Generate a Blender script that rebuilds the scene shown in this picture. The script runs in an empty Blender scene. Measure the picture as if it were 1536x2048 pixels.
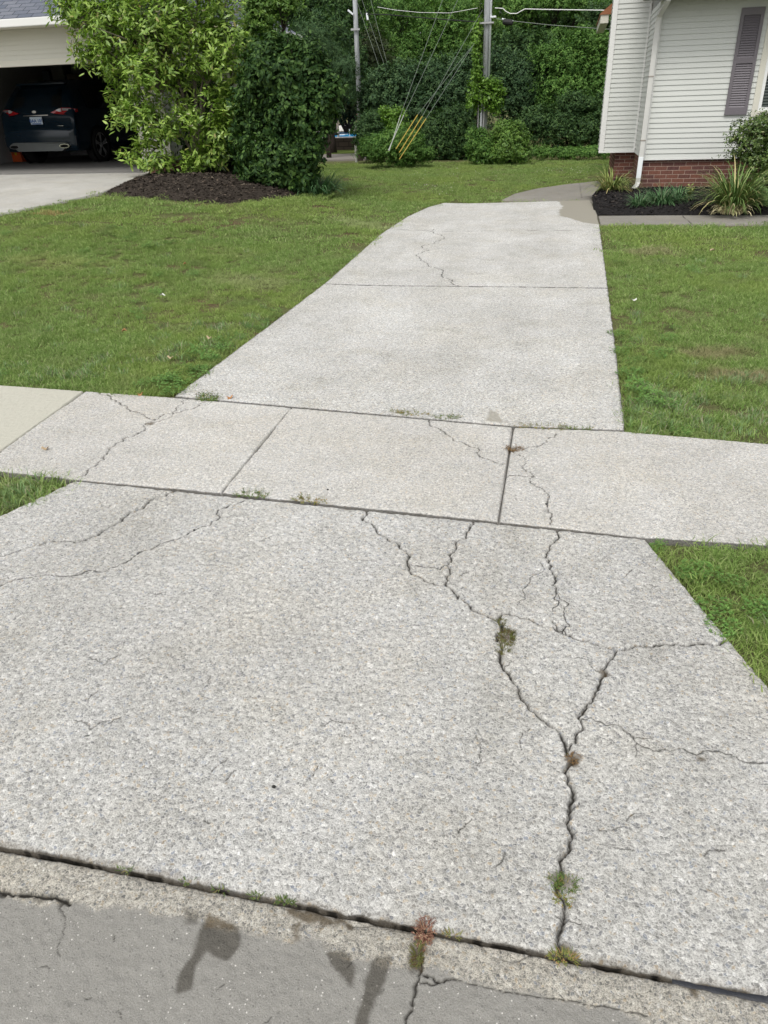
import bpy, math, random
import numpy as np
from mathutils import Vector, Matrix, Euler, noise as mnoise
PI=math.pi
# ------------------------------------------------------------------ scene / camera
S=bpy.context.scene
COL=S.collection
F=1479.; PITCH=math.radians(28.9); YAW=math.radians(13.5); ROLL=0.0344; CZ=1.6
FW=np.array((-math.sin(YAW)*math.cos(PITCH),math.cos(YAW)*math.cos(PITCH),-math.sin(PITCH)))
RT=np.array((math.cos(YAW),math.sin(YAW),0.))
UP=np.array((-math.sin(YAW)*math.sin(PITCH),math.cos(YAW)*math.sin(PITCH),math.cos(PITCH)))
cr,sr=math.cos(ROLL),math.sin(ROLL)
def sm(t):
    t=np.clip(t,0,1); return t*t*(3-2*t)
def H(x,y):
    """height of the land"""
    x=np.asarray(x,float); y=np.asarray(y,float)
    h=0.55*sm((-x-1.5)/5)*sm((y-4)/9)
    h=h*(1-sm((y-15)/7)*sm((x+9)/2.0))
    return h*(1-sm((y-22)/4))
def ray(px,py):
    u=(px-768)/F; v=(1024-py)/F
    uu=u*cr+v*sr; vv=-u*sr+v*cr
    return FW+uu*RT+vv*UP
def gnd(px,py):
    """the point of the land seen along a sight line"""
    d=ray(px,py); z=0.
    for k in range(120):
        t=(z-CZ)/d[2]; z=z*.7+.3*float(H(d[0]*t,d[1]*t))
    t=(z-CZ)/d[2]
    return Vector((d[0]*t,d[1]*t,z))
def at(px,py,Y):
    d=ray(px,py); t=Y/d[1]
    return Vector((d[0]*t,d[1]*t,CZ+d[2]*t))
def ppm(p):
    q=np.array(p)-np.array((0,0,CZ)); return F/float(q@FW)
cam=bpy.data.cameras.new('camera'); camo=bpy.data.objects.new('camera',cam); COL.objects.link(camo)
X=RT*cr-UP*sr; Y_=RT*sr+UP*cr; Z_=-FW
M=Matrix(((X[0],Y_[0],Z_[0],0),(X[1],Y_[1],Z_[1],0),(X[2],Y_[2],Z_[2],CZ),(0,0,0,1)))
camo.matrix_world=M
cam.sensor_fit='VERTICAL'; cam.sensor_height=24; cam.lens=F/2048*24; cam.clip_end=2000; cam.clip_start=.05
S.camera=camo
S.render.resolution_x=768; S.render.resolution_y=1024
# ------------------------------------------------------------------ light
W=bpy.data.worlds.new('World'); S.world=W; W.use_nodes=True
nt=W.node_tree; nt.nodes.clear()
sky=nt.nodes.new('ShaderNodeTexSky'); sky.sky_type='NISHITA'; sky.sun_disc=False
SE,SR=math.radians(58),math.radians(192)
sky.sun_elevation=SE; sky.sun_rotation=SR; sky.dust_density=3.0; sky.ozone_density=.6
hs=nt.nodes.new('ShaderNodeHueSaturation'); hs.inputs['Saturation'].default_value=.12
bg=nt.nodes.new('ShaderNodeBackground'); bg.inputs[1].default_value=.15
wo=nt.nodes.new('ShaderNodeOutputWorld')
nt.links.new(sky.outputs[0],hs.inputs['Color']); nt.links.new(hs.outputs[0],bg.inputs[0]); nt.links.new(bg.outputs[0],wo.inputs[0])
sl=bpy.data.lights.new('sun','SUN'); sl.energy=1.4; sl.angle=math.radians(18); sl.color=(1,.965,.90)
so=bpy.data.objects.new('sun',sl); COL.objects.link(so)
# direction towards the sun; sky sun_rotation is clockwise from +Y
sd=Vector((math.sin(SR)*math.cos(SE),math.cos(SR)*math.cos(SE),math.sin(SE)))
so.rotation_euler=sd.to_track_quat('Z','Y').to_euler(); so.location=(3,-3,9)
S.view_settings.view_transform='Standard'; S.view_settings.look='None'
S.view_settings.exposure=0.36; S.view_settings.gamma=1
S.cycles.max_bounces=6; S.cycles.diffuse_bounces=3; S.cycles.glossy_bounces=2; S.cycles.transmission_bounces=3
S.cycles.transparent_max_bounces=4; S.cycles.use_denoising=True
S.cycles.caustics_reflective=False; S.cycles.caustics_refractive=False
# ------------------------------------------------------------------ object helpers
def link(o,parent=None):
    COL.objects.link(o)
    if parent is not None: o.parent=parent
    return o
def tag(o,label=None,cat=None,group=None,kind=None):
    if label: o['label']=label
    if cat: o['category']=cat
    if group: o['group']=group
    if kind: o['kind']=kind
    return o
def empty(name,loc,label,cat,group=None):
    o=bpy.data.objects.new(name,None); o.location=loc; o.empty_display_size=.2; COL.objects.link(o)
    bpy.context.view_layer.update()
    return tag(o,label,cat,group)
def mesh_np(name,V,polys,mat=None,parent=None,smooth=False,attrs=None):
    """polys: list of integer arrays (n,k)"""
    me=bpy.data.meshes.new(name); V=np.asarray(V,np.float32)
    me.vertices.add(len(V)); me.vertices.foreach_set('co',V.ravel())
    polys=[np.asarray(p,np.int32) for p in polys if len(p)]
    tot=sum(p.size for p in polys); npoly=sum(len(p) for p in polys)
    me.loops.add(tot); me.loops.foreach_set('vertex_index',np.concatenate([p.ravel() for p in polys]))
    sizes=np.concatenate([np.full(len(p),p.shape[1],np.int32) for p in polys])
    me.polygons.add(npoly); me.polygons.foreach_set('loop_start',np.concatenate(([0],np.cumsum(sizes)[:-1])).astype(np.int32))
    if smooth: me.polygons.foreach_set('use_smooth',np.ones(npoly,bool))
    me.update(calc_edges=True)
    for k,a in (attrs or {}).items():
        at_=me.attributes.new(k,'FLOAT','POINT'); at_.data.foreach_set('value',np.asarray(a,np.float32))
    if mat: me.materials.append(mat)
    o=bpy.data.objects.new(name,me); link(o,parent)
    if parent is not None: o.matrix_parent_inverse=parent.matrix_world.inverted()
    return o
class MB:
    """collects boxes, tubes and strips (world coordinates) into one mesh"""
    def __init__(s): s.v=[]; s.f=[]
    def add(s,vs,fs):
        b=len(s.v); s.v+= [tuple(v) for v in vs]; s.f+=[tuple(i+b for i in f) for f in fs]; return s
    def box(s,x0,x1,y0,y1,z0,z1,bev=0):
        if bev<=0:
            vs=[(x,y,z) for z in (z0,z1) for y in (y0,y1) for x in (x0,x1)]
            return s.add(vs,[(0,2,3,1),(4,5,7,6),(0,1,5,4),(2,6,7,3),(0,4,6,2),(1,3,7,5)])
        import bmesh
        bm=bmesh.new(); bmesh.ops.create_cube(bm,size=1)
        for v in bm.verts: v.co=((x0+x1)/2+v.co.x*(x1-x0),(y0+y1)/2+v.co.y*(y1-y0),(z0+z1)/2+v.co.z*(z1-z0))
        bmesh.ops.bevel(bm,geom=bm.edges[:],offset=bev,segments=2,affect='EDGES',profile=.6)
        bm.verts.index_update()
        s.add([v.co.copy() for v in bm.verts],[[v.index for v in f.verts] for f in bm.faces]); bm.free(); return s
    def tube(s,pts,r,n=8,caps=True):
        pts=[Vector(p) for p in pts]; rr=r if hasattr(r,'__len__') else [r]*len(pts)
        vs=[];fs=[]; ref=None
        for i,p in enumerate(pts):
            d=(pts[min(i+1,len(pts)-1)]-pts[max(i-1,0)]).normalized()
            if ref is None: ref=Vector((0,0,1)) if abs(d.z)<.9 else Vector((1,0,0))
            a=d.cross(ref).normalized(); b=d.cross(a).normalized(); ref=-b if False else a.cross(d).normalized()
            ref=ref if abs(ref.dot(d))<.95 else Vector((1,0,0))
            for k in range(n):
                t=2*PI*k/n; vs.append(p+a*math.cos(t)*rr[i]+b*math.sin(t)*rr[i])
        for i in range(len(pts)-1):
            for k in range(n):
                fs.append((i*n+k,i*n+(k+1)%n,(i+1)*n+(k+1)%n,(i+1)*n+k))
        if caps: fs.append(tuple(range(n-1,-1,-1))); fs.append(tuple(range((len(pts)-1)*n,len(pts)*n)))
        return s.add(vs,fs)
    def rtube(s,pts,w,h,upv=(1,0,0)):
        """rectangular pipe"""
        pts=[Vector(p) for p in pts]; vs=[];fs=[]; a=Vector(upv)
        for i,p in enumerate(pts):
            d=(pts[min(i+1,len(pts)-1)]-pts[max(i-1,0)]).normalized(); b=d.cross(a).normalized(); a2=b.cross(d).normalized()
            for u,v in ((-1,-1),(1,-1),(1,1),(-1,1)): vs.append(p+a2*u*w/2+b*v*h/2)
        for i in range(len(pts)-1):
            for k in range(4): fs.append((i*4+k,i*4+(k+1)%4,(i+1)*4+(k+1)%4,(i+1)*4+k))
        fs.append((3,2,1,0)); n=(len(pts)-1)*4; fs.append((n,n+1,n+2,n+3))
        return s.add(vs,fs)
    def quad(s,a,b,c,d): return s.add([a,b,c,d],[(0,1,2,3)])
    def build(s,name,mat,parent=None,smooth=False):
        me=bpy.data.meshes.new(name); me.from_pydata([tuple(v) for v in s.v],[],s.f); me.update()
        if smooth:
            for p in me.polygons: p.use_smooth=True
        if mat: me.materials.append(mat)
        o=bpy.data.objects.new(name,me); link(o,parent)
        if parent is not None: o.matrix_parent_inverse=parent.matrix_world.inverted()
        return o
# ------------------------------------------------------------------ material helpers
class NT:
    def __init__(s,name,rough=.8,spec=.3):
        s.m=bpy.data.materials.new(name); s.m.use_nodes=True; s.t=s.m.node_tree
        s.b=s.t.nodes['Principled BSDF']; s.b.inputs['Roughness'].default_value=rough
        s.b.inputs['Specular IOR Level'].default_value=spec
        s.geo=None
    def n(s,t,**k):
        o=s.t.nodes.new(t)
        for a,v in k.items(): setattr(o,a,v)
        return o
    def l(s,a,b): s.t.links.new(a,b)
    def pos(s):
        if not s.geo: s.geo=s.n('ShaderNodeNewGeometry')
        return s.geo.outputs['Position']
    def island(s):
        s.pos(); return s.geo.outputs['Random Per Island']
    def noise(s,scale,detail=3,rough=.55,vec=None,col=False,dist=0):
        o=s.n('ShaderNodeTexNoise'); o.inputs['Scale'].default_value=scale; o.inputs['Detail'].default_value=detail
        o.inputs['Roughness'].default_value=rough; o.inputs['Distortion'].default_value=dist
        s.l(vec or s.pos(),o.inputs['Vector']); return o.outputs['Color' if col else 'Fac']
    def vor(s,scale,feature='F1',rand=1,vec=None):
        o=s.n('ShaderNodeTexVoronoi',feature=feature); o.inputs['Scale'].default_value=scale; o.inputs['Randomness'].default_value=rand
        s.l(vec or s.pos(),o.inputs['Vector']); return o
    def ramp(s,fac,stops,interp='LINEAR'):
        o=s.n('ShaderNodeValToRGB'); e=o.color_ramp.elements; o.color_ramp.interpolation=interp
        while len(e)<len(stops): e.new(.5)
        for i,(p,c) in enumerate(stops):
            e[i].position=p; e[i].color=(c,c,c,1) if not hasattr(c,'__len__') else (*c,1)
        s.l(fac,o.inputs[0]); return o.outputs[0]
    def mix(s,fac,a,b,mode='MIX'):
        o=s.n('ShaderNodeMix',data_type='RGBA',blend_type=mode,clamp_factor=True)
        for sock,v in ((o.inputs[0],fac),(o.inputs[6],a),(o.inputs[7],b)):
            if isinstance(v,(int,float)): sock.default_value=v if sock==o.inputs[0] else (v,v,v,1)
            elif isinstance(v,tuple): sock.default_value=(*v,1)
            else: s.l(v,sock)
        return o.outputs[2]
    def math(s,op,a,b=0.):
        o=s.n('ShaderNodeMath',operation=op)
        for i,v in enumerate((a,b)):
            if isinstance(v,(int,float)): o.inputs[i].default_value=v
            else: s.l(v,o.inputs[i])
        return o.outputs[0]
    def attr(s,name):
        o=s.n('ShaderNodeAttribute',attribute_name=name); return o.outputs['Fac']
    def sep(s,v):
        o=s.n('ShaderNodeSeparateColor'); s.l(v,o.inputs[0]); return o.outputs
    def bump(s,h,dist=.01,strength=1.,prev=None):
        o=s.n('ShaderNodeBump'); o.inputs['Distance'].default_value=dist; o.inputs['Strength'].default_value=strength
        s.l(h,o.inputs['Height'])
        if prev is not None: s.l(prev,o.inputs['Normal'])
        return o.outputs[0]
    def done(s,col=None,normal=None,rough=None):
        if col is not None:
            if isinstance(col,tuple): s.b.inputs['Base Color'].default_value=(*col,1)
            else: s.l(col,s.b.inputs['Base Color'])
        if normal is not None: s.l(normal,s.b.inputs['Normal'])
        if rough is not None: s.l(rough,s.b.inputs['Roughness'])
        return s.m
def simple(name,col,rough=.6,spec=.4,metal=0,var=.12,vs=6.,bumps=0.,bscale=60.,coat=0):
    t=NT(name,rough,spec); t.b.inputs['Metallic'].default_value=metal
    t.b.inputs['Coat Weight'].default_value=coat
    n=t.noise(vs,4)
    c=t.mix(n,tuple(max(0,v*(1-var)) for v in col),tuple(min(1,v*(1+var)) for v in col))
    nm=t.bump(t.noise(bscale,3),.004,bumps) if bumps else None
    return t.done(c,nm)
def concrete(name,base,stone=90.,contrast=1.,bump=.7,tint=(1.,.985,.95),special=None,spots=.5):
    """exposed aggregate: stones in cement, pits, broad stains; crack / wet / moss masks come from the mesh"""
    t=NT(name,.88,.25)
    warp=t.n('ShaderNodeVectorMath',operation='MULTIPLY_ADD')
    nz=t.noise(stone*.35,2,col=True); t.l(nz,warp.inputs[0]); warp.inputs[1].default_value=(.012,.012,.012); t.l(t.pos(),warp.inputs[2])
    v1=t.vor(stone,'F1',vec=warp.outputs[0]); e1=t.vor(stone,'DISTANCE_TO_EDGE',vec=warp.outputs[0])
    r=t.sep(v1.outputs['Color'])
    b=base
    lo=b*(1-.52*contrast); mid=b*(1-.20*contrast); hi=min(.9,b*(1+.22*contrast))
    g=t.ramp(r[0],[(0,(lo*.95,lo*.97,lo*1.04)),(.12,(lo*1.1,lo*1.1,lo*1.08)),(.5,(mid,mid*.99,mid*.96)),(.85,(hi*tint[0],hi*tint[1],hi*tint[2])),(1,(hi*1.05,hi*1.05,hi*1.03))])
    g=t.mix(t.ramp(r[1],[(.93,0),(.95,.75)]),g,(b*.62,b*.68,b*.80)); g=t.mix(t.ramp(r[2],[(.93,0),(.95,.7)]),g,(b*1.05,b*.88,b*.66)); g=t.mix(t.ramp(r[1],[(.035,.8),(.05,0)]),g,(min(.9,b*1.5),)*3)
    cem=(min(.9,b*1.12)*tint[0],min(.9,b*1.12)*tint[1],min(.9,b*1.12)*tint[2])
    # cement shows between stones and over many of them
    edge=t.ramp(e1.outputs['Distance'],[(0.02,1),(.16,0)])
    cover=t.ramp(t.noise(stone*.6,3,.6),[(.47,0),(.63,.85)])
    c=t.mix(t.math('MAXIMUM',edge,t.math('MULTIPLY',cover,.8)),g,cem)
    # fine sand grain
    c=t.mix(1,c,t.ramp(t.noise(stone*2.3,3,.8),[(.34,1-.55*contrast),(.47,.98),(.66,1+.20*contrast)]),'MULTIPLY')
    c=t.mix(1,c,t.ramp(t.noise(stone*.45,4,.85),[(.36,1-.26*contrast),(.5,1),(.64,1+.12*contrast)]),'MULTIPLY')
    fine=t.noise(stone*5.5,2,.7)
    c=t.mix(1,c,t.ramp(fine,[(.30,1-.45*contrast),(.48,.98),(.72,1+.10*contrast)]),'MULTIPLY')
    # pits
    pit=t.ramp(t.noise(stone*1.9,2,.5),[(.31,1),(.37,0)])
    c=t.mix(t.math('MULTIPLY',pit,spots),c,(b*.25,b*.24,b*.22))
    # broad tone
    m1=t.noise(.9,5,.6); m2=t.noise(5.,4,.6); m3=t.noise(1.7,4,.6,dist=.6)
    c=t.mix(1,c,t.ramp(m1,[(.3,(.86,.855,.84)),(.7,(1.06,1.06,1.05))]),'MULTIPLY')
    c=t.mix(1,c,t.ramp(m2,[(.3,(.93,.925,.91)),(.65,(1.03,1.03,1.03))]),'MULTIPLY')
    c=t.mix(1,c,t.ramp(m3,[(.46,(1,1,1)),(.66,(.99,.975,.945)),(.80,(.94,.91,.86))]),'MULTIPLY')
    if special: c=special(t,c)
    ck=t.attr('crack'); c=t.mix(ck,c,(.020,.018,.015))
    c=t.mix(t.attr('moss'),c,t.mix(t.noise(120,2),(.05,.035,.018),(.13,.10,.06)))
    h=t.math('ADD',t.math('MULTIPLY',t.ramp(e1.outputs['Distance'],[(0,0),(.3,1)]),.35),t.math('MULTIPLY',t.noise(stone*1.9,4,.75),1.5))
    nm=t.bump(h,.006,bump)
    nm=t.bump(t.noise(stone*.2,3),.02,bump*.15,nm)
    rough=t.ramp(t.attr('wet'),[(0,.9),(1,.55)])
    return t.done(c,nm,rough)
# ================================================================== paving
def resample(pts,n,warp=None):
    P=np.array([tuple(p[:2]) for p in pts],float); d=np.r_[0,np.cumsum(np.hypot(*np.diff(P,axis=0).T))]
    t=np.linspace(0,1,n) if warp is None else warp
    return np.stack([np.interp(t*d[-1],d,P[:,0]),np.interp(t*d[-1],d,P[:,1])],1)
def jag(pts,rng,amp=.16,levels=5):
    """midpoint displacement: a crack wanders"""
    P=[np.array(p[:2],float) for p in pts]
    for l in range(levels):
        Q=[P[0]]
        for a,b in zip(P[:-1],P[1:]):
            d=b-a; L=np.hypot(*d)
            if L>.012:
                nrm=np.array((-d[1],d[0])); Q.append((a+b)/2+nrm*rng.uniform(-amp,amp))
            Q.append(b)
        P=Q
    return np.array(P)
def seg_dist(X,Y,P,reach,widths=None):
    """distance to a polyline, only computed near it; returns dist (inf far) and local width factor"""
    D=np.full(X.shape,9.,np.float32); Wd=np.ones(X.shape,np.float32)
    xf,yf=X.ravel(),Y.ravel(); Df=D.ravel(); Wf=Wd.ravel()
    lo=P.min(0)-reach; hi=P.max(0)+reach
    idx=np.nonzero((xf>lo[0])&(xf<hi[0])&(yf>lo[1])&(yf<hi[1]))[0]
    if not len(idx): return D,Wd
    xs,ys=xf[idx],yf[idx]; dd=Df[idx].copy(); ww=Wf[idx].copy()
    order=np.argsort(ys); xs=xs[order]; ys=ys[order]; idx=idx[order]; dd=dd[order]; ww=ww[order]
    for i,(a,b) in enumerate(zip(P[:-1],P[1:])):
        j0=np.searchsorted(ys,min(a[1],b[1])-reach); j1=np.searchsorted(ys,max(a[1],b[1])+reach)
        if j1<=j0: continue
        x=xs[j0:j1]; y=ys[j0:j1]
        k=np.nonzero((x>min(a[0],b[0])-reach)&(x<max(a[0],b[0])+reach))[0]
        if not len(k): continue
        x=x[k];y=y[k]; ab=b-a; L=max(1e-9,float(ab@ab)); t=np.clip(((x-a[0])*ab[0]+(y-a[1])*ab[1])/L,0,1)
        d=np.hypot(x-a[0]-t*ab[0],y-a[1]-t*ab[1]); cur=dd[j0:j1][k]; m=d<cur
        kk=j0+k[m]; dd[kk]=d[m]
        if widths is not None: ww[kk]=widths[i]
    Df[idx]=dd; Wf[idx]=ww
    return Df.reshape(X.shape),Wf.reshape(X.shape)
def poly_sd(X,Y,P):
    """signed distance to a polygon, negative inside"""
    P=np.asarray(P,float); D=np.full(X.shape,1e9); ins=np.zeros(X.shape,bool)
    for a,b in zip(P,np.roll(P,-1,0)):
        ab=b-a; t=np.clip(((X-a[0])*ab[0]+(Y-a[1])*ab[1])/(ab@ab+1e-12),0,1)
        D=np.minimum(D,np.hypot(X-a[0]-t*ab[0],Y-a[1]-t*ab[1]))
        c=((a[1]>Y)!=(b[1]>Y)); xx=(b[0]-a[0])*(Y-a[1])/(b[1]-a[1]+1e-12)+a[0]; ins^=(c&(X<xx))
    return np.where(ins,-D,D)
def fbm(X,Y,scale,seed=0,octv=4):
    """cheap value noise on arrays, about -1..1"""
    out=np.zeros(X.shape); amp=1.; tot=0
    for o in range(octv):
        f=scale*2**o; x=X*f+seed*17.3+o*5.1; y=Y*f-seed*9.7+o*3.3
        xi=np.floor(x);yi=np.floor(y);fx=x-xi;fy=y-yi;fx=fx*fx*(3-2*fx);fy=fy*fy*(3-2*fy)
        def h(a,b):
            s=np.sin(a*127.1+b*311.7+seed*7.)*43758.5453; return (s-np.floor(s))*2-1
        out+=amp*((h(xi,yi)*(1-fx)+h(xi+1,yi)*fx)*(1-fy)+(h(xi,yi+1)*(1-fx)+h(xi+1,yi+1)*fx)*fy); tot+=amp; amp*=.5
    return out/tot
def slab(name,L,R,nu,nv,mat,cracks=(),masks=None,zfun=None,wu=None,wv=None,label_kind='structure',edge=.006,thick=.12,relief=.0025,seed=1,jitter=.003,ztop=0.,fe=None):
    """L,R: left and right border lines, near end first"""
    Lp=resample(L,nv,wv); Rp=resample(R,nv,wv); u=np.linspace(0,1,nu) if wu is None else wu
    X=Lp[:,0][:,None]*(1-u)+Rp[:,0][:,None]*u; Y=Lp[:,1][:,None]*(1-u)+Rp[:,1][:,None]*u
    # ragged borders
    j=fbm(X,Y,18.,seed)*jitter; j2=fbm(X,Y,23.,seed+5)*jitter
    X[:,0]+=j[:,0]; X[:,-1]+=j[:,-1]; Y[0]+=j2[0]; Y[-1]+=j2[-1]
    if fe is not None: Y[0]+=fe(X[0])
    z=(H(X,Y) if zfun is None else zfun(X,Y))+ztop
    z+=fbm(X,Y,1.2,seed)*.003+fbm(X,Y,60.,seed+2,2)*relief
    crack=np.zeros(X.shape,np.float32)
    for P,w,dep in cracks:
        rr=np.random.default_rng(int(abs(P[0][0]*1000))+7)
        wf=np.convolve(rr.uniform(.35,1.7,len(P)+6),np.ones(3)/3,'same')[3:3+len(P)]
        d,wd=seg_dist(X,Y,P,w*3+.01,wf)
        ww=w*wd
        core=sm(1.15-d/ww*1.0); crack=np.maximum(crack,core*(1 if dep>.0035 else .85))
        z-=dep*sm(1.3-d/(ww*1.25))
        z-=.003*sm(1-d/(w*2.6)) if dep>.004 else 0
    # worn edges
    db=np.minimum(np.minimum(np.hypot(X-X[:,:1],Y-Y[:,:1]),np.hypot(X-X[:,-1:],Y-Y[:,-1:])),np.minimum(np.hypot(X-X[:1],Y-Y[:1]),np.hypot(X-X[-1:],Y-Y[-1:])))
    z-=edge*np.exp(-db/(edge*1.3))
    dfar=np.hypot(X-X[-1:],Y-Y[-1:]); crack=np.maximum(crack,.9*sm(1-dfar/(.004+.004*fbm(X,Y,14.,3))))
    dn=np.hypot(X-X[:1],Y-Y[:1]) if fe is not None else np.full(X.shape,9.); crack=np.maximum(crack,.85*sm(1.2-dn/(.004+.005*fbm(X,Y,20.,6)))); z-=.004*sm(1-dn/.010)
    att={'crack':crack.ravel()}
    for k in ('wet','moss','zone'):
        att[k]=np.zeros(X.size,np.float32)
    if masks:
        for k,fn in masks.items(): att[k]=np.clip(fn(X,Y),0,1).astype(np.float32).ravel()
    att['moss']=np.maximum(att['moss'],(.40*sm(1.0-dn/.018+fbm(X,Y,25.,8)*.8)).ravel()).astype(np.float32)
    V=np.stack([X,Y,z],-1).reshape(-1,3)
    i=np.arange(nv*nu).reshape(nv,nu)
    q=np.stack([i[:-1,:-1],i[:-1,1:],i[1:,1:],i[1:,:-1]],-1).reshape(-1,4)
    ring=np.concatenate([i[0,:],i[1:,-1],i[-1,-2::-1],i[-2:0:-1,0]])
    B=V[ring].copy(); B[:,2]-=thick; n0=len(V); V=np.concatenate([V,B]); k=np.arange(len(ring)); k2=(k+1)%len(ring)
    sk=np.stack([ring[k],n0+k,n0+k2,ring[k2]],-1)
    for kk in att: att[kk]=np.concatenate([att[kk],att[kk][ring]])
    att['moss'][n0:]=.75; att['crack'][n0:]=np.maximum(att['crack'][n0:],.45)
    o=mesh_np(name,V,[q,sk],mat,smooth=True,attrs=att); tag(o,kind=label_kind)
    return o
rng=np.random.default_rng(3)
def C(pix,w=.004,dep=.008,amp=.21,lv=5):
    return (jag([gnd(*p) for p in pix],rng,amp,lv),w,dep)
def tracks(t,c):
    # long faint tyre and run-off tones along the drive
    mp=t.n('ShaderNodeMapping'); mp.inputs['Scale'].default_value=(1.6,.28,1); t.l(t.pos(),mp.inputs[0])
    c=t.mix(1,c,t.ramp(t.noise(1.,4,.6,vec=mp.outputs[0]),[(.35,(.90,.895,.88)),(.62,(1.03,1.03,1.03))]),'MULTIPLY')
    return t.mix(1,c,t.ramp(t.noise(3.2,3,.6),[(.30,(.90,.895,.88)),(.42,(1,1,1))]),'MULTIPLY')
m_apron=concrete('exposed_aggregate_coarse',.545,110.,.92,.6,tint=(1.,.992,.97),special=tracks)
m_walkc=concrete('exposed_aggregate_sidewalk',.55,135.,.9,.45,tint=(1.,.975,.93),special=lambda t,c:t.mix(t.attr('zone'),c,t.mix(t.noise(180,3),(.43,.42,.355),(.52,.505,.435))))
m_drive=concrete('exposed_aggregate_drive',.58,110.,1.05,.5,tint=(1,.995,.975),special=lambda t,c:t.mix(t.attr('zone'),tracks(t,c),t.mix(t.noise(70,4),(.24,.225,.185),(.33,.31,.26))))
m_tan=concrete('broom_finished_concrete',.245,160.,.35,.25,tint=(1.,.93,.80),spots=.15)
m_nb=concrete('worn_driveway_concrete',.43,120.,.4,.3,tint=(1.,.97,.90),spots=.2)
def gutter_special(t,c):
    # zone 1: dense grey gutter concrete with pale and dark specks; zone 0: pale washed-out band
    v=t.vor(120.,'F1'); r=t.sep(v.outputs['Color']); dot=t.math('MULTIPLY',t.ramp(v.outputs['Distance'],[(.14,1),(.26,0)]),t.ramp(r[0],[(.80,0),(.90,1)]))
    dk=t.math('MULTIPLY',t.ramp(v.outputs['Distance'],[(.2,1),(.34,0)]),t.ramp(r[1],[(.70,0),(.9,.5)]))
    g=t.mix(t.noise(9,5,.65),(.195,.187,.168),(.275,.266,.243)); g=t.mix(t.ramp(t.noise(420,2,.7),[(.4,0),(.7,.75)]),g,(.33,.325,.305))
    g=t.mix(t.ramp(t.noise(300,2,.7),[(.30,.6),(.42,0)]),g,(.14,.135,.12))
    g=t.mix(dk,g,(.085,.08,.075)); g=t.mix(dot,g,(.62,.60,.56))
    out=t.mix(t.attr('zone'),t.mix(1,c,(.84,.825,.785),'MULTIPLY'),g)
    return t.mix(1,out,t.ramp(t.attr('wet'),[(0,1),(1,(.25,.23,.20))]),'MULTIPLY')
m_gut=concrete('gutter_concrete',.50,140.,1.1,.5,tint=(1.,.965,.90),special=gutter_special,spots=.8)

# ---- apron between gutter and sidewalk
c_ap=[C([(728,1015),(748,1050),(775,1078),(812,1102),(818,1130),(848,1160),(892,1170),(932,1203),(975,1228),(1005,1250),(1003,1290),(1005,1330),(1040,1385),(1058,1415),(1100,1450),(1138,1492)],.0048,.012),
 C([(945,1042),(932,1075),(910,1100),(893,1130),(896,1150),(892,1170)],.0042,.010),
 C([(1108,1055),(1100,1090),(1098,1120),(1112,1150),(1113,1185)],.0042,.010),
 C([(1113,1185),(1118,1205),(1105,1222)],.0026,.004), C([(1113,1185),(1137,1205),(1128,1222),(1140,1250),(1125,1262)],.0026,.004),
 C([(1005,1250),(1000,1230),(1050,1235),(1090,1250),(1138,1265),(1190,1285),(1230,1297)],.0055,.010),
 C([(1105,1240),(1115,1255),(1138,1265)],.003,.005),
 C([(1230,1297),(1290,1290),(1350,1284),(1400,1285),(1452,1278)],.0052,.009),
 C([(1230,1297),(1215,1325),(1210,1350),(1185,1400),(1163,1440),(1152,1470),(1138,1492)],.0044,.012),
 C([(1138,1492),(1148,1520),(1135,1560),(1142,1600),(1133,1640),(1140,1680),(1120,1715),(1122,1750),(1130,1800),(1125,1850),(1128,1905)],.0047,.016),
 C([(352,978),(300,1000),(255,1030),(225,1050),(195,1070),(150,1085),(70,1090),(0,1112),(-80,1135)],.0058,.008),
 C([(490,1000),(420,1050),(370,1070),(340,1082),(250,1125),(215,1140),(140,1152),(100,1150)],.0040,.004),
 C([(100,1150),(60,1155),(0,1172)],.0028,.003),
 C([(1158,1436),(1250,1462),(1275,1485),(1340,1500),(1400,1505),(1470,1512),(1536,1525)],.0030,.0034),
 C([(1080,1125),(1060,1160),(1045,1180),(1035,1210)],.0022,.003),
 C([(815,1130),(850,1135),(880,1140),(893,1130)],.0026,.004),
 C([(1150,1315),(1180,1322),(1200,1345)],.0018,.002),C([(950,1465),(960,1500),(955,1530)],.0018,.002),
 C([(1060,1455),(1040,1480),(1050,1510)],.0015,.002),C([(640,1450),(665,1440),(690,1445)],.002,.003),
 C([(150,1440),(180,1460),(220,1440)],.002,.003),C([(420,1350),(400,1390),(430,1400)],.0015,.002)]
# lots of short surface fissures, as on the scoured near half of the slab
for k in range(60):
    x=rng.uniform(-2.4,.9); y=rng.uniform(1.0,2.75) if k%3 else rng.uniform(1.0,1.7); L=rng.uniform(.015,.07); a=rng.uniform(-.3,1.4)
    if k%4==0: a=rng.uniform(0,PI)
    P=jag([(x,y),(x+L*math.cos(a),y+L*math.sin(a))],rng,.16,3); c_ap.append((P,rng.uniform(.0014,.0026),.0035))
def moss_spots(lst):
    lst=[(gnd(a,b),r) for a,b,r in lst]
    def fn(X,Y):
        m=np.zeros(X.shape)
        for p,r in lst: m=np.maximum(m,sm(1.25-np.hypot(X-p[0],Y-p[1])/r+fbm(X,Y,45.,4)*.7)*.8)
        return m
    return fn
GY=0.974
def chip(x):
    return .004*np.clip(fbm(x,x*0,9.,3,3),0,1)+.004*fbm(x,x*0,40.,8,2)
wv_ap=np.linspace(0,1,620)**1.25
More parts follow.
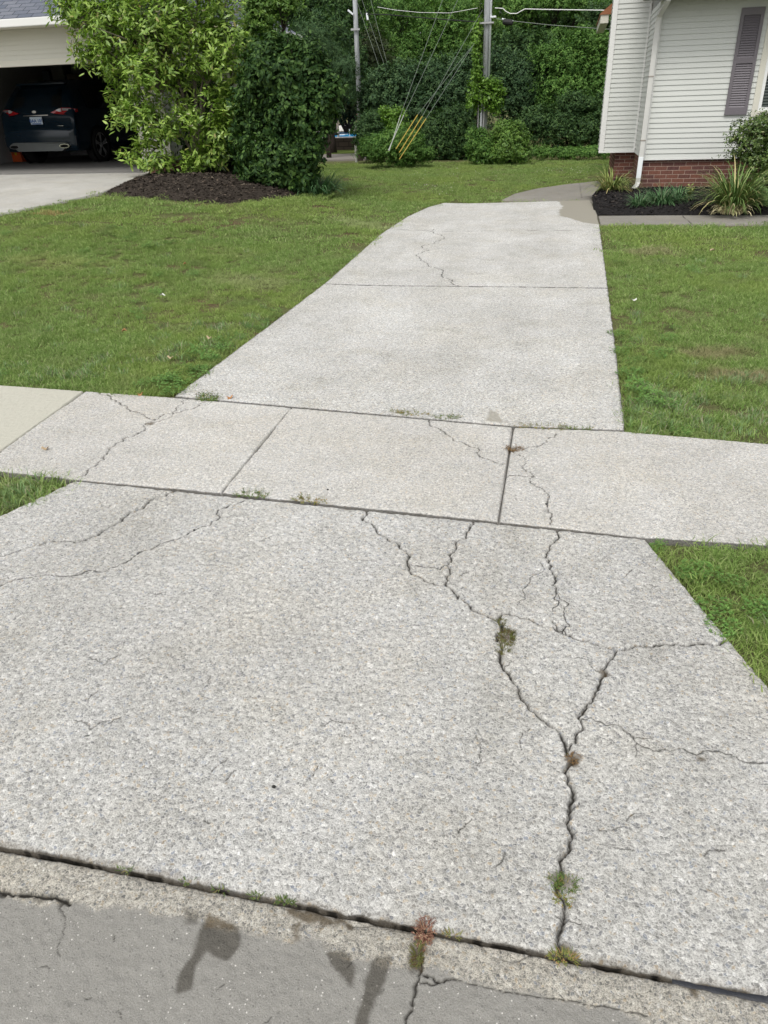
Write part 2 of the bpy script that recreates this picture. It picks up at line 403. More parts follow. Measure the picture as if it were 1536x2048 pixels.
slab('driveway_apron',[(-3.4,GY),gnd(0,1030),gnd(150,960)],[(1.16,GY),gnd(1536,1370),gnd(1290,1077)],1150,620,m_apron,c_ap,
  {'moss':moss_spots([(1010,1275,.03),(1147,1520,.025),(1127,1765,.03),(1128,1905,.03),(1208,1345,.02),(700,1015,.035),(1400,1515,.02)])},wv=wv_ap,seed=2,relief=.0035,edge=.008,fe=chip)
# ---- sidewalk
def yn(x): return np.interp(x,[-3,-2.28,-1.49,-.17,.44,.91],[2.93,2.885,2.87,2.808,2.775,2.80])
def yf(x): return np.interp(x,[-3.67,-2.33,-1.52,-.18,.42,1.13],[4.15,4.085,4.02,3.90,3.93,3.87])
sx0,sx1=-7.,4.
c_sw=[([gnd(*p) for p in q],.0068,.018) for q in ([(172,780),(0,902)],[(585,812),(442,985)],[(1027,852),(997,1043)])]
c_sw=[(np.array([tuple(p[:2]) for p in (a[0],a[0].lerp(a[1],.3),a[0].lerp(a[1],.6),a[1])]),(w,w*.9,w*.62)[k],d) for k,(a,w,d) in enumerate(c_sw)]
# extend the first joint out of frame
P0=c_sw[0][0]; c_sw[0]=(np.vstack([P0,P0[-1]+(P0[-1]-P0[0])*.4]),.0068,.016)
c_sw+=[C([(200,782),(240,805),(290,828),(312,838)],.005,.006),C([(420,800),(370,820),(312,838),(290,858),(220,900),(180,935),(150,955)],.005,.006),
 C([(375,797),(350,822),(345,830)],.0035,.004),C([(862,835),(885,862),(925,885),(955,895),(1008,928)],.0044,.006),
 C([(1112,868),(1085,888),(1055,895),(1022,900)],.004,.006),C([(1022,900),(1045,912),(1062,945),(1082,975),(1095,1005),(1100,1048)],.0034,.009),
 C([(1012,953),(1045,952),(1068,952)],.0035,.004),C([(262,852),(300,845),(345,832)],.003,.003)]
wu=np.unique(np.r_[np.linspace(sx0,-4.1,60),np.linspace(-4.1,1.3,1000),np.linspace(1.3,sx1,50)]); wu=(wu-sx0)/(sx1-sx0)
def swz(X,Y):
    j=gnd(172,780); k=gnd(0,902); xj=j[0]+(Y-j[1])*(k[0]-j[0])/(k[1]-j[1]); return sm((xj-X)/.01+.5)
def slabrows(name,yn,yf,us,nv,mat,**k):
    """like slab(), but with borders given as functions of x"""
    return None
def sidewalk():
    us=wu*(sx1-sx0)+sx0; nv=210; v=np.linspace(0,1,nv)[:,None]
    X=np.repeat(us[None],nv,0); Y=yn(us)[None]*(1-v)+yf(us)[None]*v; return us,X,Y
us,_,_=sidewalk()
_old=resample
def slab_xy(name,X,Y,mat,cracks,masks,seed,relief=.002,edge=.006,thick=.12,ztop=0.,bd=.75):
    nv,nu=X.shape
    global resample
    # border lines are rows here: hand the finished grid to slab() through the interpolators
    z=H(X,Y)+ztop+fbm(X,Y,1.2,seed)*.003+fbm(X,Y,60.,seed+2,2)*relief
    crack=np.zeros(X.shape,np.float32)
    for P,w,dep in cracks:
        rr=np.random.default_rng(int(abs(P[0][0]*1000))+7); wf=rr.uniform(.5,1.5,len(P)); 
        d,wd=seg_dist(X,Y,P,w*3+.01,wf); ww=w*wd
        crack=np.maximum(crack,sm(1.15-d/ww)*(1 if dep>.0035 else .85)); z-=dep*sm(1.3-d/(ww*1.25))
    db=np.minimum(abs(Y-Y[:1]),abs(Y-Y[-1:])); z-=edge*np.exp(-db/(edge*1.3))
    dsd=np.minimum(abs(X-X[:,:1]),abs(X-X[:,-1:])); crack=np.maximum(crack,.6*sm(1-dsd/np.maximum(.002,.012+.016*fbm(X,Y,7.,3))))
    crack=np.maximum(crack,bd*sm(1-db/(.0045+.005*fbm(X,Y,14.,3))))
    att={'crack':crack.ravel()}
    for k in ('wet','moss','zone'): att[k]=np.zeros(X.size,np.float32)
    for k,fn in masks.items(): att[k]=np.clip(fn(X,Y),0,1).astype(np.float32).ravel()
    V=np.stack([X,Y,z],-1).reshape(-1,3); i=np.arange(nv*nu).reshape(nv,nu)
    q=np.stack([i[:-1,:-1],i[:-1,1:],i[1:,1:],i[1:,:-1]],-1).reshape(-1,4)
    ring=np.concatenate([i[0,:],i[1:,-1],i[-1,-2::-1],i[-2:0:-1,0]]); B=V[ring].copy(); B[:,2]-=thick
    n0=len(V); V=np.concatenate([V,B]); k=np.arange(len(ring)); k2=(k+1)%len(ring)
    for kk in att: att[kk]=np.concatenate([att[kk],att[kk][ring]])
    att['moss'][n0:]=.8; att['crack'][n0:]=np.maximum(att['crack'][n0:],.3)
    o=mesh_np(name,V,[q,np.stack([ring[k],n0+k,n0+k2,ring[k2]],-1)],mat,smooth=True,attrs=att); return tag(o,kind='structure')
_,SX,SY=sidewalk(); SYn=SY.copy(); SYn[0]+=.006*fbm(SX[0],SX[0]*0,14.,4,3); SYn[-1]-=.004*abs(fbm(SX[0],SX[0]*0,14.,9,3))
slab_xy('sidewalk',SX,SYn+np.linspace(.009,-.006,SY.shape[0])[:,None],m_walkc,c_sw,{'zone':swz,'moss':moss_spots([(1025,900,.03),(415,797,.02),(300,848,.03)])},5)
# ---- driveway
def dl(y): return np.interp(y,[4.08,5.5,7.38,10.35,12.2,13.4,14.15],[-2.33,-2.32,-2.31,-2.41,-2.36,-2.24,-2.06])
def dr(y): return np.interp(y,[3.94,5.2,7.47,11.54,12.6,14.15],[.42,.44,.47,.51,.515,.44])
c_dr=[C([(868,458),(850,490),(832,510),(850,525),(885,540),(905,560),(918,572)],.007,.0036,.16,5)]
c_dr+=[(np.array([tuple((gnd(*a).lerp(gnd(*b),q/40))[:2]) for q in range(41)]),w,d) for a,b,w,d in (((650,568),(1215,576),.020,.0030),((775,457),(1199,461),.009,.0020))]
pat=np.array([tuple(gnd(*p)[:2]) for p in ((1114,398),(1122,408),(1125,414),(1118,422),(1120,432),(1140,436),(1160,444),(1185,448),(1230,452),(1250,396),(1180,380))])
chp=np.array([tuple(gnd(*p)[:2]) for p in ((980,818),(995,828),(1004,845),(975,842))])
def dz(X,Y):
    n=fbm(X,Y,6.,3)*.05
    return np.maximum(sm(.5-(poly_sd(X,Y,pat)+n)/.05),.75*sm(.5-(poly_sd(X,Y,chp)+n*.2)/.02))
ys=np.r_[np.linspace(3.96,7.6,340)[:-1],np.linspace(7.6,14.12,300)]
v=(ys-ys[0])/(ys[-1]-ys[0]); us2=np.linspace(0,1,420)[None]
y0=yf(np.linspace(-2.33,.42,420))+.007
DX=dl(ys)[:,None]*(1-us2)+dr(ys)[:,None]*us2; DY=ys[:,None]*np.ones_like(us2)
DY=y0[None]+(DY-ys[0])*(14.12-y0[None])/(14.12-ys[0])
DY=DY+(sm((DY-12.5)/1.6)*(.45*(us2-.1)))          # the far edge runs back a little to the right
DX=DX.copy(); DX[:,0]+=fbm(DY[:,0],DY[:,0]*0,12.,2,3)*.006; DX[:,-1]+=fbm(DY[:,-1],DY[:,-1]*0,12.,6,3)*.008
slab_xy('driveway',DX,DY,m_drive,c_dr,{'zone':dz,'moss':moss_spots([])},9,relief=.0018,ztop=.002)
# ---- gutter / street edge
lip=[C([(-60,1772),(0,1777),(60,1783),(110,1787),(138,1802)],.008,.012,.08,4),
 C([(845,1912),(838,1945),(832,1975),(825,2005),(815,2060)],.0028,.008),C([(850,1945),(880,1958),(905,1952)],.003,.008),
 C([(838,1962),(870,1964),(880,1958)],.0022,.006),C([(905,1952),(985,1972),(1080,1990),(1180,2005),(1300,2030)],.0018,.003,.06),
 C([(120,1800),(128,1850),(118,1905)],.0013,.002)]
for k in range(60):
    x=rng.uniform(-2,1.2); y=rng.uniform(.2,.93); L=rng.uniform(.01,.03); a=rng.uniform(0,PI)
    lip.append((jag([(x,y),(x+L*math.cos(a),y+L*math.sin(a))],rng,.3,2),.0012,.002))
zb=[gnd(*p) for p in ((-300,1740),(0,1785),(140,1803),(300,1830),(400,1845),(560,1875),(700,1905),(830,1935),(900,1945),(1100,1992),(1300,2035),(1536,2110))]
zbx=[p[0] for p in zb]; zby=[p[1] for p in zb]
def gz(X,Y): return sm(.5+(np.interp(X,zbx,zby)+fbm(X,Y,14.,6)*.028-Y)/.018)
wets=[np.array([tuple(gnd(*p)[:2]) for p in q]) for q in (
 ((405,1845),(440,1850),(475,1855),(475,1888),(452,1915),(425,1902),(412,1893),(388,1930),(378,1970),(357,1972),(358,1945),(385,1900)),
 ((660,1903),(700,1910),(710,1940),(702,1968),(690,1950),(668,1922)),((752,1908),(776,1915),(768,1960),(745,2000),(722,2047),(713,2042),(725,1990),(735,1950)),
 ((368,1815),(392,1818),(392,1840),(372,1842)),((820,1910),(838,1900),(836,1935),(822,1935)),((62,1788),(92,1793),(80,1800)))]
def wetf(X,Y):
    m=np.zeros(X.shape)
    for i,P in enumerate(wets): m=np.maximum(m,(.8 if i<3 else .55)*sm(.5-(poly_sd(X,Y,P)+fbm(X,Y,38.,3)*.009-.004)/.012))
    return m
mp=[np.array([tuple(gnd(*p)[:2]) for p in q]) for q in (((568,1812),(640,1822),(700,1842),(705,1856),(650,1850),(610,1840),(575,1830)),((582,1840),(600,1842),(600,1880),(588,1878)),
 ((845,1845),(868,1850),(850,1890),(838,1930),(820,1925),(828,1885)),((1372,1958),(1392,1965),(1403,2000),(1390,1992)),((415,1825),(470,1842),(468,1856),(412,1848)))]
def gmoss(X,Y):
    m=np.zeros(X.shape)
    for P in mp: m=np.maximum(m,.8*sm(.4-(poly_sd(X,Y,P)+fbm(X,Y,50.,6)*.016)/.016))
    g=sm((Y-.945)/.02)*.4*sm(fbm(X,Y,12.,7)+.3)
    return np.maximum(m,g)
def gzf(X,Y):  # the gutter falls away from the apron lip and rises again as the street
    return -.007-.02*sm((.95-Y)/.5)
xs=np.unique(np.r_[np.linspace(-14,-1.9,40),np.linspace(-1.9,1.15,1050),np.linspace(1.15,14,40)]); ysg=np.unique(np.r_[np.linspace(-8,.2,20),np.linspace(.2,.966,330)])
GX=np.repeat(xs[None],len(ysg),0); GYg=np.repeat(ysg[:,None],len(xs),1).copy()
GYg[-1]-=.010*np.clip(fbm(xs,xs*0,6.,12,3)-.05,0,1)+.003*fbm(xs,xs*0,40.,5,2)
bite=gnd(1010,1905)[0]; GYg[-1]-=.022*np.exp(-((xs-bite)/.045)**4); bite=gnd(715,1845)[0]; GYg[-1]-=.012*np.exp(-((xs-bite)/.03)**4)
_H=H
def Hg(X,Y): return gzf(X,Y)
H=Hg; slab_xy('street_gutter',GX,GYg,m_gut,lip,{'zone':gz,'wet':wetf,'moss':gmoss},11,relief=.0025,edge=.005,bd=.6); H=_H
# black joint filler that has crept up in two places
m_tar=simple('joint_tar',(.02,.022,.028),.55,.4,var=.2,vs=40,bumps=.6,bscale=90)
def filler(name,a,b,z):
    x0,x1=gnd(*a)[0],gnd(*b)[0]; n=60; xx=np.linspace(x0,x1,n); V=[];w=np.sin(np.linspace(0,PI,n))**.3
    for k,x in enumerate(xx):
        n1=float(fbm(np.array([x]),np.array([0.]),20.,3)[0])
        for t,(yy,zz) in enumerate(((.952,-.06),(.960+.003*n1,z-.004),(.972,z+.003*n1),(.986+.004*n1,z*w[k]-.006),(.992,-.06))): V.append((x,yy,zz))
    i=np.arange(n*5).reshape(n,5); q=np.stack([i[:-1,:-1],i[1:,:-1],i[1:,1:],i[:-1,1:]],-1).reshape(-1,4)
    return tag(mesh_np(name,V,[q],m_tar,smooth=True),kind='structure')
filler('joint_filler',(1345,1950),(1540,1995),-.010)
# joint floors
MB().box(-14,14,.90,1.05,-.075,-.055).build('joint_bed',simple('joint_dirt',(.03,.026,.02),.95,.1,var=.4,vs=60,bumps=.8)).__setitem__('kind','structure')
# ---- front walk, side path, neighbour's driveway
def strip(name,L,R,nu,nv,mat,seed,cr=(),**k): return slab(name,L,R,nu,nv,mat,cr,seed=seed,relief=.001,**k)
strip('front_walk',[(.535,11.66),(.53,12.52)],[(7.5,11.74),(7.5,12.6)],500,70,m_tan,21,[(np.array([tuple(gnd(1365,431)[:2]),tuple(gnd(1383,447)[:2])]),.008,.01)])
pa=[gnd(*p) for p in ((1003,399),(1030,386),(1075,376),(1130,368),(1200,361),(1235,358))]
pb=[gnd(*p) for p in ((1180,401),(1183,396),(1188,389),(1200,380),(1222,372),(1250,369))]
strip('side_path',[tuple(p[:2]) for p in pa]+[(1.9,19.0)],[(.50,14.28)]+[tuple(p[:2]) for p in pb[1:]]+[(1.9,17.4)],60,200,m_tan,23,[(np.array([tuple(gnd(1158,362)[:2]),tuple(gnd(1166,405)[:2])]),.008,.006)],ztop=-.004)
na=[tuple(gnd(*p)[:2]) for p in ((-420,560),(-200,482),(0,427),(110,406),(205,385),(250,366),(299,347))]
strip('neighbour_driveway',[(-16,8.0),(-15.,10),(-15,14.58)],na[:-1]+[(-8.0,14.58)],240,240,m_nb,29,ztop=.005)
# ================================================================== ground sheet
ax=np.unique(np.r_[-400,-200,-100,-60,-40,-25,np.linspace(-16,9,170),15,25,40,80,160,300])
ay=np.unique(np.r_[-200,-80,-30,-10,np.linspace(-3,36,260),40,50,70,110,200,400])
GX_,GY_=np.meshgrid(ax,ay)
def mound(X,Y):
    c=gnd(345,372); 
    return .10*np.exp(-(((X-c[0]-.1)/1.25)**2+((Y-c[1]-.45)/.95)**2))
gz_=H(GX_,GY_)-.034-.10*sm((.99-GY_)/.05)+fbm(GX_,GY_,.8,5)*.012*sm((GY_-4)/2)
V=np.stack([GX_,GY_,gz_],-1).reshape(-1,3); i=np.arange(len(ax)*len(ay)).reshape(len(ay),len(ax))
t=NT('lawn_soil',.95,.1)
c=t.mix(t.noise(3,5,.6),(.085,.095,.038),(.15,.16,.065)); c=t.mix(t.ramp(t.noise(1.3,4,.6),[(.52,0),(.64,.8)]),c,(.13,.09,.055))
c=t.mix(1,c,t.ramp(t.noise(60,4,.7),[(.3,.55),(.7,1.35)]),'MULTIPLY')
m_soil=t.done(c,t.bump(t.noise(50,4),.03,.8))
tag(mesh_np('ground',V,[np.stack([i[:-1,:-1],i[:-1,1:],i[1:,1:],i[1:,:-1]],-1).reshape(-1,4)],m_soil,smooth=True),kind='structure')
# ================================================================== grass
def grass_mat():
    t=NT('grass_blades',.62,.25)
    isl=t.island(); oi=t.n('ShaderNodeObjectInfo'); big=t.noise(.55,4,.6); mid=t.noise(2.2,4,.6)
    g=t.ramp(isl,[(0,(.16,.25,.06)),(.35,(.25,.37,.095)),(.65,(.33,.45,.14)),(.90,(.43,.50,.20)),(1,(.55,.52,.32))])
    # broad patches: lush dark, blue-grey fescue, yellowing
    g=t.mix(t.ramp(big,[(.44,0),(.58,.7)]),g,t.mix(isl,(.27,.36,.075),(.44,.50,.16)))
    g=t.mix(t.ramp(mid,[(.52,0),(.70,.40)]),g,t.mix(isl,(.25,.27,.15),(.40,.38,.23)))
    g=t.mix(t.ramp(t.noise(1.1,3,.5,vec=None),[(.56,0),(.7,.35)]),g,(.14,.24,.07))
    g=t.mix(t.math('MULTIPLY',oi.outputs['Random'],.25),g,(.13,.22,.05))
    for (qx,qy),rx,ry,am,dc in (((115,425),.85,.26,.85,(.50,.36,.17)),((60,436),.5,.2,.5,(.46,.36,.17)),((1300,500),.9,.45,.8,(.42,.38,.22)),((1420,700),.6,.4,.75,(.40,.33,.20)),((1480,745),.7,.3,.8,(.40,.32,.20)),((500,560),1.3,.7,.65,(.44,.46,.23)),((760,450),1.6,.9,.65,(.46,.48,.25)),((90,520),2.0,.7,.6,(.46,.48,.20))):
        p=gnd(qx,qy); vm=t.n('ShaderNodeVectorMath',operation='SUBTRACT'); t.l(t.pos(),vm.inputs[0]); vm.inputs[1].default_value=(p.x,p.y,p.z)
        v2=t.n('ShaderNodeVectorMath',operation='MULTIPLY'); t.l(vm.outputs[0],v2.inputs[0]); v2.inputs[1].default_value=(1/rx,1/ry,0); v3=t.n('ShaderNodeVectorMath',operation='LENGTH'); t.l(v2.outputs[0],v3.inputs[0])
        d=t.math('ADD',v3.outputs['Value'],t.math('MULTIPLY',t.noise(4.,3),1.0)); g=t.mix(t.ramp(d,[(.75,am),(1.,0)] if am>.6 else [(.55,am),(1.,0)]),g,dc)
    g=t.mix(1,g,(.95,1.,.96),'MULTIPLY')
    tr=t.n('ShaderNodeBsdfTranslucent'); t.l(g,tr.inputs[0]); ms=t.n('ShaderNodeMixShader'); ms.inputs[0].default_value=.38
    t.l(t.b.outputs[0],ms.inputs[1]); t.l(tr.outputs[0],ms.inputs[2]); t.l(ms.outputs[0],t.t.nodes['Material Output'].inputs[0])
    return t.done(g)
m_grass=grass_mat()
def gm(name,a,b,dry=(.30,.25,.12),dryp=.06,rough=.6,spec=.3,trans=0.):
    t=NT(name,rough,spec); isl=t.island()
    c=t.ramp(isl,[(0,a),(1-dryp*1.3,b),(1-dryp,dry),(1,dry)])
    return t.done(c)
m_fescue=gm('coarse_grass',(.13,.23,.08),(.24,.36,.15),(.32,.30,.2),.15)
m_clover=gm('clover_leaves',(.06,.15,.025),(.14,.26,.055),(.18,.25,.08),.05)
def blade_clump(rng,n,rad,hmin,hmax,w,lean=.5,flat=0.):
    a=rng.uniform(0,2*PI,n); r=rad*np.sqrt(rng.uniform(0,1,n)); x=r*np.cos(a); y=r*np.sin(a)
    h=rng.uniform(hmin,hmax,n); ww=w*rng.uniform(.6,1.3,n); b=rng.uniform(0,2*PI,n); ln=h*rng.uniform(.15,1,n)*lean
    f=rng.uniform(0,2*PI,n); dx,dy=np.cos(f)*ww/2,np.sin(f)*ww/2; lx,ly=np.cos(b)*ln,np.sin(b)*ln
    V=np.empty((n,5,3)); z0=np.zeros(n)
    V[:,0]=np.stack([x-dx,y-dy,z0],-1); V[:,1]=np.stack([x+dx,y+dy,z0],-1)
    V[:,2]=np.stack([x+dx*.8+lx*.35,y+dy*.8+ly*.35,h*.62],-1); V[:,3]=np.stack([x-dx*.8+lx*.35,y-dy*.8+ly*.35,h*.62],-1)
    V[:,4]=np.stack([x+lx,y+ly,h*(1-.25*np.abs(lean)*rng.uniform(0,1,n))],-1)
    i=np.arange(n)[:,None]*5
    return V.reshape(-1,3),[i+np.array([0,1,2,3]),i+np.array([3,2,4])]
def clover_clump(rng,n,rad):
    V=[];Q=[]
    for k in range(n):
        a=rng.uniform(0,2*PI); r=rad*math.sqrt(rng.uniform()); c=np.array((r*math.cos(a),r*math.sin(a),rng.uniform(.02,.05)))
        for j in range(3):
            b=a+j*2.1+rng.uniform(-.3,.3); d=np.array((math.cos(b),math.sin(b),rng.uniform(-.1,.5))); s=np.array((-math.sin(b),math.cos(b),rng.uniform(-.3,.3))); L=rng.uniform(.004,.009)
            i=len(V); V+=[c,c+d*L*.6+s*L*.5,c+d*L*1.2,c+d*L*.6-s*L*.5]; Q.append((i,i+1,i+2,i+3))
    return np.array(V),[np.array(Q)]
def tuft_collection(name,items):
    c=bpy.data.collections.new(name)
    for k,(V,P,m) in enumerate(items):
        me=bpy.data.meshes.new(name); V=np.asarray(V,np.float32)
        me.from_pydata(V.tolist(),[],[tuple(int(a) for a in f) for p in P for f in p]); me.materials.append(m)
        o=bpy.data.objects.new('tuft_%02d'%k,me); c.objects.link(o)
    return c
def scatter(name,pts,rotz,scale,idx,coll,label,cat,tilt=None,kind='stuff'):
    n=len(pts); me=bpy.data.meshes.new(name); me.vertices.add(n); me.vertices.foreach_set('co',np.asarray(pts,np.float32).ravel())
    a=me.attributes.new('rot','FLOAT_VECTOR','POINT'); r=np.zeros((n,3),np.float32); r[:,2]=rotz
    if tilt is not None: r[:,0]=tilt[:,0]; r[:,1]=tilt[:,1]
    a.data.foreach_set('vector',r.ravel())
    a=me.attributes.new('scl','FLOAT','POINT'); a.data.foreach_set('value',np.asarray(scale,np.float32))
    a=me.attributes.new('idx','INT','POINT'); a.data.foreach_set('value',np.asarray(idx,np.int32))
    o=bpy.data.objects.new(name,me); COL.objects.link(o)
    g=bpy.data.node_groups.new(name+'_nodes','GeometryNodeTree')
    g.interface.new_socket('Geometry',in_out='INPUT',socket_type='NodeSocketGeometry'); g.interface.new_socket('Geometry',in_out='OUTPUT',socket_type='NodeSocketGeometry')
    N=g.nodes; L=g.links; gi=N.new('NodeGroupInput'); go=N.new('NodeGroupOutput')
    ci=N.new('GeometryNodeCollectionInfo'); ci.inputs['Collection'].default_value=coll; ci.inputs['Separate Children'].default_value=True; ci.inputs['Reset Children'].default_value=True
    ip=N.new('GeometryNodeInstanceOnPoints'); ip.inputs['Pick Instance'].default_value=True
    def na(nm,ty):
        q=N.new('GeometryNodeInputNamedAttribute'); q.data_type=ty; q.inputs['Name'].default_value=nm; return [s for s in q.outputs if s.enabled and s.name=='Attribute'][0]
    L.new(gi.outputs[0],ip.inputs['Points']); L.new(ci.outputs[0],ip.inputs['Instance']); L.new(na('idx','INT'),ip.inputs['Instance Index'])
    L.new(na('rot','FLOAT_VECTOR'),ip.inputs['Rotation']); L.new(na('scl','FLOAT'),ip.inputs['Scale']); L.new(ip.outputs[0],go.inputs[0])
    md=o.modifiers.new('grow','NODES'); md.node_group=g
    return tag(o,label,cat,kind=kind)
gr=np.random.default_rng(11)
near=tuft_collection('lawn_tufts',
  [(*blade_clump(gr,78,.08,.020,.040,.0034,1.7),m_grass) for k in range(5)]+
  [(*blade_clump(gr,34,.05,.03,.065,.0036,1.0),m_fescue) for k in range(2)]+
  [(*clover_clump(gr,95,.07),m_clover) for k in range(2)])
far=tuft_collection('far_lawn_tufts',[(*blade_clump(gr,120,.20,.02,.045,.0075,1.7),m_grass) for k in range(4)])
# beds that stay free of grass
mul=np.array([tuple(gnd(*p)[:2]) for p in ((203,386),(240,371),(275,355),(300,346),(330,338),(430,330),(520,345),(640,352),(655,378),(560,393),(490,399),(440,404),(370,401),(300,394))])
bedR=np.array([tuple(gnd(*p)[:2]) for p in ((1180,398),(1200,432),(1600,430),(1600,300))])
nbp=np.array([(-16,8),]+na[:-1]+[(-8.05,14.6),(-16,14.6)])
apl=np.array([(-3.4,GY),tuple(gnd(0,1030)[:2]),tuple(gnd(150,960)[:2]),tuple(gnd(1290,1077)[:2]),tuple(gnd(1536,1370)[:2]),(1.16,GY)])
def lawn_ok(X,Y,m=.0):
    e=fbm(X,Y,9.,8,3)*.018+m
    ok=np.ones(X.shape,bool)
    ok&=~((X>dl(np.clip(Y,4.08,14.2))-.03-e)&(X<dr(np.clip(Y,3.94,14.2))+.022+e)&(Y<14.45)&(Y>3.5))   # own driveway
    ok&=~((Y>yn(X)-.022-e)&(Y<yf(X)+.03+e))
    ok&=Y>GY+.02
    ok&=~((poly_sd(X,Y,apl)<.02+e))
    ok&=poly_sd(X,Y,mul)>.03+e*2
    ok&=poly_sd(X,Y,nbp)>.03+e
    ok&=~((X>.5)&(Y>11.62-e)&(Y<19.2)&(Y<16.4+np.clip(X-.5,0,9)*2.0))   # walk, bed, house
    ok&=~((X>.55)&(Y>14.9))|((X<2.5)&(Y>19.3))
    ok&=~((X<-7.3)&(Y>14.3)&(Y<21.2))
    return ok
pathp=np.array([tuple(p[:2]) for p in pa]+[(1.9,19.0),(1.9,15)]+[tuple(p[:2]) for p in pb[::-1]])
def field(x0,x1,y0,y1,dens,rng):
    n=int((x1-x0)*(y1-y0)*dens); return rng.uniform(x0,x1,n),rng.uniform(y0,y1,n)
def inview(X,Y,pad=1300):
    q=np.stack([X,Y,np.zeros_like(X)-CZ],-1); D=q@FW; a=(q@RT)/D; b=(q@UP)/D
    u=a*cr-b*sr; px=768+u*F; return (D>0)&(px>-pad)&(px<1536+pad)
parts=[]
for (x0,x1,y0,y1,dn) in ((-7.5,5.5,1.0,5.5,400),(-9.5,7.5,5.5,9.2,210)):
    x,y=field(x0,x1,y0,y1,dn,gr); k=inview(x,y)&lawn_ok(x,y); parts.append((x[k],y[k]))
x=np.concatenate([p[0] for p in parts]); y=np.concatenate([p[1] for p in parts]); n=len(x)
bare=[gnd(*p) for p in ((1405,745),(1425,812),(1525,870),(1505,705),(1240,530))]; br_=[.085,.10,.06,.06,.05]
kp=np.ones(n,bool)
for b_,r_ in zip(bare,br_): kp&=np.hypot((x-b_[0])/1.5,y-b_[1])>r_*(1+.5*fbm(x,y,20.,3))
thin=sm((fbm(x,y,1.6,31)-.15)/.3)*.2; kp&=gr.uniform(0,1,n)>thin
x,y=x[kp],y[kp]; n=len(x)
idx=gr.integers(0,5,n); f1=fbm(x,y,2.6,17); f2=fbm(x,y,3.1,23); rnd=gr.uniform(0,1,n)
tf=[gnd(*p) for p in ((425,648),(480,640),(180,735),(60,745),(330,700),(440,690),(1370,805),(1400,840),(1480,760),(1500,830),(1330,830),(30,960),(60,975),(1300,770))]
near_t=np.zeros(n)
for p in tf: near_t=np.maximum(near_t,np.exp(-(((x-p[0])/.22)**2+((y-p[1])/.2)**2)))
idx=np.where(rnd<np.clip(near_t*.38+.008+.06*sm((f1-.35)/.3),0,.8),5+gr.integers(0,2,n),idx)
edged=np.minimum(np.abs(x-dl(y)),np.abs(x-dr(y))); cl=sm((.45-edged)/.4)*sm((7-y)/2)*.35+sm((f2-.30)/.3)*.25+(y<2.8)*(x>0)*.10
cl=cl*np.where((y<2.95)&(x<0),0,.6); rnd=gr.uniform(0,1,n); idx=np.where((rnd<cl)&(idx<5),7+gr.integers(0,2,n),idx)
sc=gr.uniform(.7,1.25,n)*(1+.25*fbm(x,y,2.,41)); sc*=np.where((y<2.95)&(x<0),1.35,1.)
tl=gr.normal(0,.16,(n,2))
z=H(x,y)-.030
scatter('lawn_grass',np.stack([x,y,z],-1),gr.uniform(0,2*PI,n),sc,idx,near,'short mown green grass with clover and coarse tufts round the driveway','grass',tl)
print('near tufts',n)
parts=[]
for (x0,x1,y0,y1,dn) in ((-13,8,9.2,15,42),(-12,4,15,24.5,26)):
    x,y=field(x0,x1,y0,y1,dn,gr); k=inview(x,y)&lawn_ok(x,y,.02)&(poly_sd(x,y,pathp)>.05); parts.append((x[k],y[k]))
x=np.concatenate([p[0] for p in parts]); y=np.concatenate([p[1] for p in parts]); n=len(x)
scatter('back_lawn_grass',np.stack([x,y,H(x,y)-.030],-1),gr.uniform(0,2*PI,n),gr.uniform(.8,1.2,n),gr.integers(0,4,n),far,'mown grass of the far lawn running back to the trees','grass',gr.normal(0,.12,(n,2)))
print('far tufts',n)
# clover flowers: pale specks
def specks(name,centers,n,s,mat,label,cat):
    V=[];Q=[]
    for k in range(n):
        c=centers[k%len(centers)]; p=gnd(gr.normal(c[0],c[2]),gr.normal(c[1],c[3])); p=np.array(p)+(0,0,.015); 
        if not lawn_ok(np.array([p[0]]),np.array([p[1]]))[0]: continue
        ss=s*gr.uniform(.6,1.3); i=len(V)
        V+=[p+(-ss,0,0),p+(0,-ss,0),p+(ss,0,0),p+(0,ss,0),p+(0,0,ss),p+(0,0,-ss)]
        Q+=[(i+a,i+b,i+c_) for a,b,c_ in ((0,1,4),(1,2,4),(2,3,4),(3,0,4),(1,0,5),(2,1,5),(3,2,5),(0,3,5))]
    return tag(mesh_np(name,V,[Q],mat),label,cat,kind='stuff')
specks('clover_flowers',[(930,345,40,9),(885,375,30,8),(1150,340,50,5),(850,350,30,9),(1265,800,16,14)] [:4]+[(1150,340,50,5)],90,.009,simple('clover_flower_white',(.62,.62,.5),.8,.1),'tiny white clover flowers dotted over the lawn','flowers')
# ================================================================== materials for buildings
def siding_mat(name,c):
    t=NT(name,.5,.35); n=t.noise(1.3,4); k=t.mix(n,tuple(v*.93 for v in c),c)
    mp=t.n('ShaderNodeMapping'); mp.inputs['Scale'].default_value=(3,3,160); t.l(t.pos(),mp.inputs[0])
    k=t.mix(t.ramp(t.noise(2.,3,.6,vec=mp.outputs[0]),[(.35,0),(.7,.10)]),k,tuple(v*.72 for v in c))
    return t.done(k,t.bump(t.noise(1.,2,vec=mp.outputs[0]),.002,.25))
m_sid=siding_mat('pale_grey_vinyl',(.60,.615,.585)); m_sidn=siding_mat('cream_vinyl',(.66,.645,.57))
m_trim=simple('white_trim',(.72,.72,.70),.45,.4,var=.05,vs=3); m_trimc=simple('cream_trim',(.62,.60,.52),.45,.4,var=.05,vs=3)
m_spout=simple('downspout_enamel',(.58,.575,.55),.35,.5,var=.1,vs=4); m_spoutw=simple('white_downspout_enamel',(.80,.83,.85),.3,.5,var=.05)
m_shut=simple('mauve_grey_shutter',(.15,.135,.15),.5,.4,var=.08)
